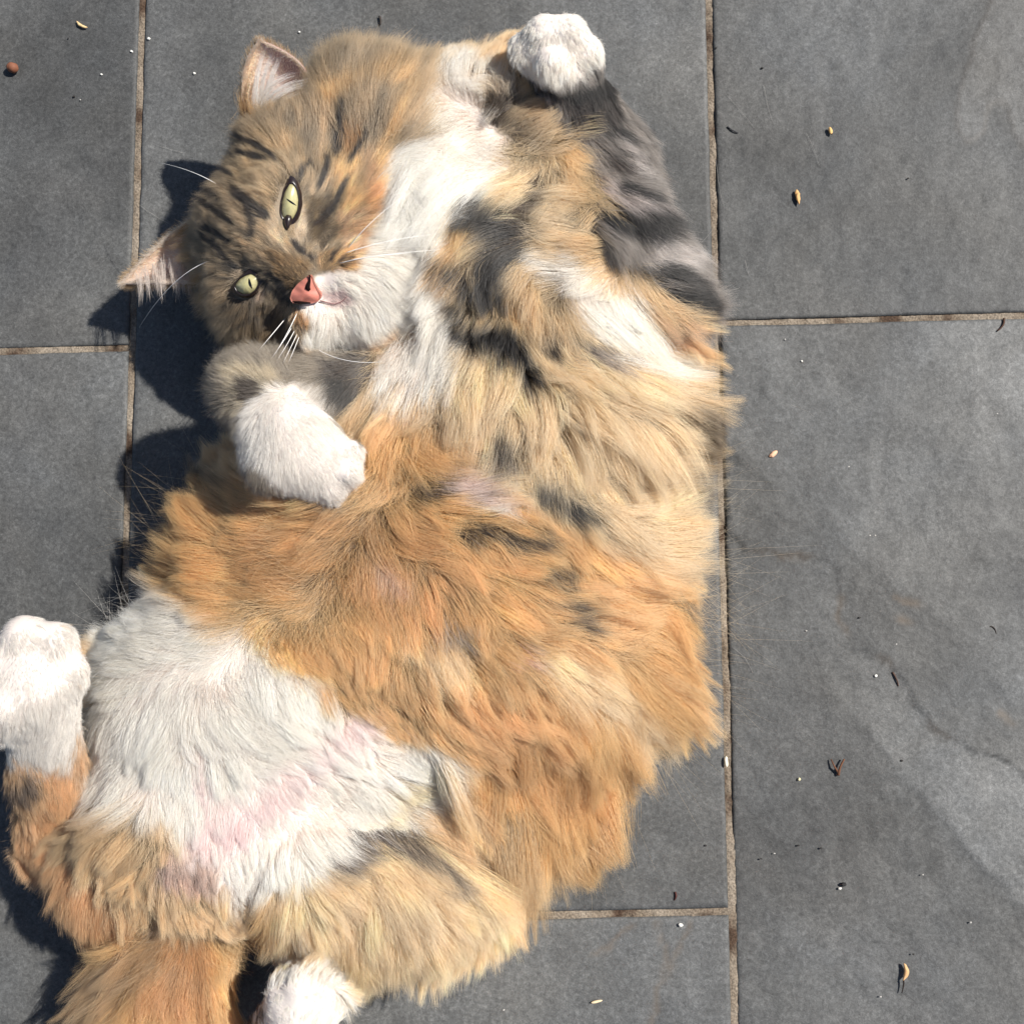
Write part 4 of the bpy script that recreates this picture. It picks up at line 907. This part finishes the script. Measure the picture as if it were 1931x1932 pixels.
def ear_fuzz(ear, V, N, seed):
    r = np.random.default_rng(seed); nv, nu, _ = V.shape
    for part_n, cnt, ln, colr, flip in (('ear_fuzz', 5200, .0030, (242, 226, 212), 1), ('ear_fur', 5200, .0030, (196, 166, 124), -1)):
        i = r.integers(0, nv-1, cnt); j = r.integers(0, nu-1, cnt)
        if flip == 1: e_ = r.random(cnt) < .45; j = np.where(e_, np.where(r.random(cnt) < .5, 0, nu-2), j)
        u, v = r.random(cnt)[:, None], r.random(cnt)[:, None]; bl = lambda A: A[i, j]*(1-u)*(1-v)+A[i+1, j]*u*(1-v)+A[i+1, j+1]*u*v+A[i, j+1]*(1-u)*v
        X, Nn = bl(V), bl(N)*flip; Tt = V[np.minimum(i+1, nv-1), j]-V[i, j]; Tt /= np.linalg.norm(Tt, axis=1, keepdims=True)+1e-9
        ac = V[i, j+1]-V[i, j]; ac /= np.linalg.norm(ac, axis=1, keepdims=True)+1e-9; ac *= np.where(j < nu/2, -1, 1)[:, None]
        d = Tt*.6+ac*.5+Nn*.35+r.normal(size=(cnt, 3))*.18; d /= np.linalg.norm(d, axis=1, keepdims=True)
        L = ln*(.5+r.random(cnt))[:, None]; X = X+(Nn*.0012 if flip == -1 else 0); s = np.linspace(0, 1, 5)
        pts = X[:, None]+d[:, None]*L[:, None]*s[None, :, None]
        base = np.tile(lin(colr), (cnt, 1))*(1+.12*r.normal(size=(cnt, 1)))
        fur_object(part_n, pts, np.clip(np.repeat(base[:, None], 5, 1), 0, .9), np.full((cnt, 1), 4.5e-5)*(1-s[None]**2*.8), ear)
def hair_bundle(name, parent, guides, per, jit, rad, colr, seed, n=9):
    r = np.random.default_rng(seed); pts = []; 
    for g in guides:
        g3 = [P(*q) for q in g]
        for _ in range(per):
            o = [x+r.normal(size=3)*jit*sc for x, sc in zip(g3, (1, 1.0, .7))]; k = .7+.35*r.random()
            b = bez(*o, 30); pts.append(b[np.linspace(0, 29*min(k, 1), n).astype(int)])
    pts = np.array(pts); s = np.linspace(0, 1, n)[None]; m = len(pts)
    base = np.tile(lin(colr), (m, 1))*(1+.08*r.normal(size=(m, 1)))
    return fur_object(name, pts, np.clip(np.repeat(base[:, None], n, 1), 0, .92), np.full((m, 1), rad)*(1-s**2*.85), parent)
gR = [[(495, 215, .064), (500, 165, .080), (578, 148, .076)], [(500, 218, .064), (512, 172, .080), (580, 158, .075)], [(510, 220, .064), (530, 185, .078), (578, 172, .074)], [(488, 215, .064), (492, 150, .080), (560, 138, .078)],
      [(490, 210, .064), (490, 150, .080), (512, 105, .082)], [(500, 205, .066), (505, 150, .080), (528, 108, .082)], [(482, 220, .064), (478, 160, .080), (496, 95, .083)], [(520, 222, .064), (545, 195, .076), (572, 185, .072)]]
hair_bundle('ear_hair', earR, gR, 60, .0013, 5.5e-5, (248, 242, 236), 5)
gL = [[(x, y, .046), (x+4, y+25, .050), (x+6+dx, y+62, .046)] for x, y, dx in ((262, 515, -4), (275, 505, 0), (290, 500, 2), (305, 492, -2), (322, 492, 4), (338, 494, 2), (350, 500, 6), (300, 508, 0), (330, 505, 3), (365, 505, 8))]
hair_bundle('ear_hair', earL, gL, 26, .0012, 5.5e-5, (222, 210, 200), 6)
ear_fuzz(earR, ERV, ERN, 21); ear_fuzz(earL, ELV, ELN, 22)
# short coat on the back rim of the ears and fringe at their roots
for ear, g, c_, sd_ in ((earR, [[(466, 225, .062), (455, 190, .068), (452, 160, .070)], [(480, 235, .064), (474, 205, .072), (470, 180, .074)], [(510, 236, .066), (508, 212, .074), (512, 192, .076)], [(540, 228, .062), (548, 205, .070), (556, 190, .072)], [(555, 222, .060), (572, 196, .068), (584, 176, .070)]], (206, 172, 122), 7),
                       (earL, [[(372, 425, .050), (345, 432, .052), (322, 448, .050)], [(385, 450, .056), (350, 455, .056), (318, 470, .052)], [(392, 480, .058), (360, 480, .058), (325, 490, .052)], [(400, 510, .058), (372, 520, .058), (350, 545, .052)], [(404, 530, .056), (385, 548, .055), (372, 575, .048)]], (190, 158, 112), 8)):
    hair_bundle('ear_fringe', ear, g, 90, .0022, 5.5e-5, c_, sd_)

# whiskers
def whisker(a, b, c_, r0=.00022):
    p0 = skin(a[0], a[1], 0)[0]; pts = bez(p0, P(*b), P(*c_), 14); V, Fc = tube(pts, np.linspace(r0, .00004, 14), 5)
    mesh('whisker', V, Fc, M_WHISK, cat)
for a, b, c_ in (((540, 598), (512, 632, .098), (478, 672, .085)), ((552, 614), (534, 645, .100), (511, 677, .092)), ((557, 620), (542, 650, .100), (522, 680, .092)), ((562, 626), (550, 652, .100), (534, 684, .094)), ((566, 630), (556, 656, .100), (544, 684, .094)),
                 ((560, 590), (545, 625, .105), (518, 668, .100)), ((648, 478), (720, 452, .112), (812, 442, .100)), ((660, 490), (730, 478, .110), (830, 470, .098)), ((640, 496), (700, 480, .115), (770, 478, .110)), ((655, 470), (690, 420, .115), (760, 370, .110)),
                 ((410, 487), (330, 505, .075), (262, 618, .030)), ((430, 360), (370, 318, .085), (298, 306, .060)), ((585, 650), (640, 690, .10), (720, 682, .09))):
    whisker(a, b, c_)

# ------------------------------------------------------------------ debris lying on the patio
def seed_pod(name, px, py, ln, wd, ang, rgb, label, cat_, bend=0., group=None, lump=.12, stalk=0, stalk_rgb=(90, 66, 44)):
    s = mpp(0)*.86; L, Wd = ln*s/2, wd*s/2; a = -math.radians(ang); nr, ns = 14, 10
    ca, sa = math.cos(a), math.sin(a); V = []
    for i in range(nr):
        t_ = -1+2*i/(nr-1); r = Wd*max(.05, (1-abs(t_)**2.4))**.5
        for k in range(ns):
            th = 2*math.pi*k/ns; x, y, z = t_*L, r*math.cos(th), r*math.sin(th); y += bend*L*(1-t_*t_)
            V.append((x*ca-y*sa, x*sa+y*ca, z+Wd*.9))
    V = np.array(V); V *= (1+lump*noise(V+px, 900, 3))[:, None]; Fc = []
    for i in range(nr-1):
        for k in range(ns): Fc.append((i*ns+k, i*ns+(k+1) % ns, (i+1)*ns+(k+1) % ns, (i+1)*ns+k))
    Fc += [tuple(range(ns))[::-1], tuple(range((nr-1)*ns, nr*ns))]
    o = mesh(name, V, Fc, simple(name+'_skin', rgb, .7, .25, .3, 700)); o.location = P(px, py, .0004)
    if stalk:
        st = np.array([[L, 0, Wd], [L*1.4, Wd*.6, Wd*.8], [L+stalk*s, -Wd*.3, .0006]]); st = np.stack([st[:, 0]*ca-st[:, 1]*sa, st[:, 0]*sa+st[:, 1]*ca, st[:, 2]], 1)
        V, Fc = tube(bez(*st, 7), np.linspace(.0005, .00025, 7), 6); mesh('stalk', V, Fc, simple('stalk_skin', stalk_rgb, .8), o)
    return tag(o, label, cat_, group)
def twig(name, pts, r, rgb, label, cat_, group=None):
    pts = [P(x, y, z) for x, y, z in pts]; o0 = pts[0].copy(); o0[2] = 0; q = bez(pts[0]-o0, pts[1]-o0, pts[2]-o0, 12)
    V, Fc = tube(q, np.linspace(r, r*.6, 12)*1e-3, 7); V += .00012*noise(V, 900, 4)[:, None]
    o = mesh(name, V, Fc, simple(name+'_bark', rgb, .75, .3)); o.location = o0; return tag(o, label, cat_, group)
def chip(px, py, size, rgb, label, cat_='crumb', group=None, name='crumb'):
    r = np.random.default_rng(int(px*7+py)); s = mpp(0)*size*.36; V = []; n_ = 7
    for lev, f in ((0, .85), (.7, 1), (1.3, .6)):
        for k in range(n_):
            th = 2*math.pi*k/n_; rr = s*f*(.7+.6*r.random()); V.append((rr*math.cos(th), rr*math.sin(th)*.8, lev*s*.7+.0002))
    Fc = [(i*n_+k, i*n_+(k+1) % n_, (i+1)*n_+(k+1) % n_, (i+1)*n_+k) for i in range(2) for k in range(n_)]+[tuple(range(2*n_, 3*n_)), tuple(range(n_))[::-1]]
    o = mesh(name, V, Fc, simple(name+'_stuff', rgb, .7, .1), None, False); o.location = P(px, py, .0002); return tag(o, label, cat_, group)
seed_pod('berry', 27, 131, 26, 24, 20, (122, 78, 58), 'small round dried brown berry alone on the slate at far left', 'berry', lump=.06)
seed_pod('husk', 155, 46, 30, 7, 32, (214, 182, 134), 'thin curved tan husk on the tile above the brown berry', 'husk', bend=-.25)
seed_pod('catkin', 1503, 371, 32, 10, 84, (206, 162, 108), 'knobbly elongated tan catkin on the upper right tile', 'catkin', lump=.35)
seed_pod('seed', 1565, 247, 16, 9, 75, (222, 180, 116), 'golden seed with a tiny dark stalk above the knobbly catkin', 'seed', stalk=-14)
seed_pod('seed', 1457, 857, 22, 11, -35, (226, 178, 146), 'plump pinkish seed on the slate right of the belly fur', 'seed')
chip(1459, 838, 10, (196, 150, 116), 'tiny brown crumb just above the plump pinkish seed')
seed_pod('seed', 1703, 1832, 36, 10, 95, (206, 164, 118), 'curved pale seed with a dark thread tail near the bottom right', 'seed', bend=.3, stalk=26, stalk_rgb=(40, 30, 26))
seed_pod('seed', 1125, 1889, 24, 6, -12, (222, 200, 164), 'slim straw coloured seed on the tile at the bottom middle', 'seed')
seed_pod('grain', 1369, 1437, 22, 8, 88, (240, 228, 204), 'white grain caught in the mortar joint', 'grain')
tw = twig('twig', [(1581, 1462, .0006), (1582, 1450, .0022), (1592, 1432, .0016)], .75, (96, 62, 42), 'forked brown twig shaped like a Y on the lower right tile', 'twig')
V, Fc = tube(np.array([P(1581, 1458, .0009), P(1574, 1447, .002), P(1567, 1432, .0012)])-np.array(tw.location), np.array([.6, .5, .3])*1e-3, 6); mesh('fork', V, Fc, tw.data.materials[0], tw)
twig('twig', [(1683, 1268, .0006), (1692, 1280, .002), (1694, 1294, .0006)], .55, (74, 54, 44), 'short bent brown twig on the rusty ridge of the lower right tile', 'twig')
twig('twig', [(1866, 1182, .0006), (1878, 1180, .002), (1878, 1196, .0006)], .4, (52, 44, 40), 'small hooked dark twig near the right edge of the picture', 'twig')
twig('twig', [(1893, 600, .0006), (1896, 614, .002), (1880, 624, .0006)], .6, (70, 46, 34), 'curled dark twig just under the right hand mortar joint', 'twig')
twig('twig', [(1372, 238, .0006), (1382, 246, .0014), (1392, 250, .0006)], .5, (58, 58, 60), 'thin dark sliver on slate beside the raised foreleg', 'sliver')
twig('twig', [(716, 30, .0006), (719, 38, .0016), (717, 46, .0006)], .7, (56, 50, 46), 'stubby dark twig above the head fur at the top edge', 'twig')
twig('twig', [(1273, 1683, .0006), (1277, 1690, .0016), (1272, 1698, .0006)], .55, (70, 34, 28), 'small reddish brown twig just above the lower mortar joint', 'twig')
chip(1590, 1668, 15, (26, 24, 24), 'glossy black crumb on the lower right tile', name='crumb'); chip(1584, 1676, 8, (226, 220, 210), 'pale crumb touching the glossy black crumb')
for x, y, sz, lb in ((281, 73, 9, 'white crumb just right of the left mortar joint'), (249, 97, 9, 'white crumb just left of the left mortar joint'), (192, 140, 7, 'tiny white crumb between the berry and the mortar joint'),
                     (367, 138, 8, 'white crumb on the slate left of the upright ear'), (1283, 1745, 11, 'white crumb under the lower mortar joint'), (1507, 1470, 9, 'cream crumb left of the forked twig'),
                     (1651, 1275, 9, 'white crumb left of the short bent twig'), (1512, 681, 6, 'tiny white crumb under the right mortar joint'), (565, 60, 6, 'tiny white crumb above the upright ear')):
    chip(x, y, sz, (222, 220, 212) if 'cream' not in lb else (226, 214, 168), lb)
for x, y, sz in ((1520, 1190, 5), (1690, 1215, 6), (1660, 1880, 6), (1740, 1650, 5), (1600, 880, 5), (1650, 1010, 5), (1830, 1740, 6), (1560, 1960, 5), (152, 188, 5), (1880, 780, 6), (1750, 690, 5), (1480, 640, 5), (1640, 1010, 5), (1460, 1610, 5), (950, 1905, 6)):
    chip(x, y, sz, (176, 172, 166), 'minute pale speck scattered on the slate tiles', 'speck', 'pale specks on the slate', 'speck')
for x, y, sz in ((1437, 128, 7), (140, 182, 8), (1712, 336, 6), (1620, 1165, 7), (1548, 1600, 6), (1700, 1435, 7), (1350, 90, 6), (129, 72, 5), (1722, 1800, 6), (1330, 1595, 6), (1505, 1595, 6), (1435, 1620, 6)):
    chip(x, y, sz, (36, 32, 30), 'minute dark speck scattered on the slate tiles', 'speck', 'dark specks on the slate', 'speck')
for a, b, c_ in (((1370, 178), (1395, 205), (1422, 240)), ((1405, 490), (1408, 505), (1413, 520)), ((1520, 250), (1536, 280), (1545, 312)), ((262, 385), (285, 405), (345, 435)), ((1350, 300), (1356, 360), (1364, 385)), ((1440, 160), (1450, 215), (1458, 230)),
                 ((1855, 850), (1845, 890), (1838, 940)), ((1310, 470), (1340, 440), (1352, 420)), ((300, 275), (320, 280), (345, 288)), ((1480, 760), (1520, 770), (1540, 790)), ((1380, 1220), (1410, 1240), (1420, 1270))):
    twig('loose_hair', [(*a, .0006), (*b, .0012), (*c_, .0006)], .06, (150, 147, 142), 'fine pale cat hair shed on the slate tiles', 'hair', 'shed hairs on the slate')
print('faces body', len(SF), 'verts', len(SV))
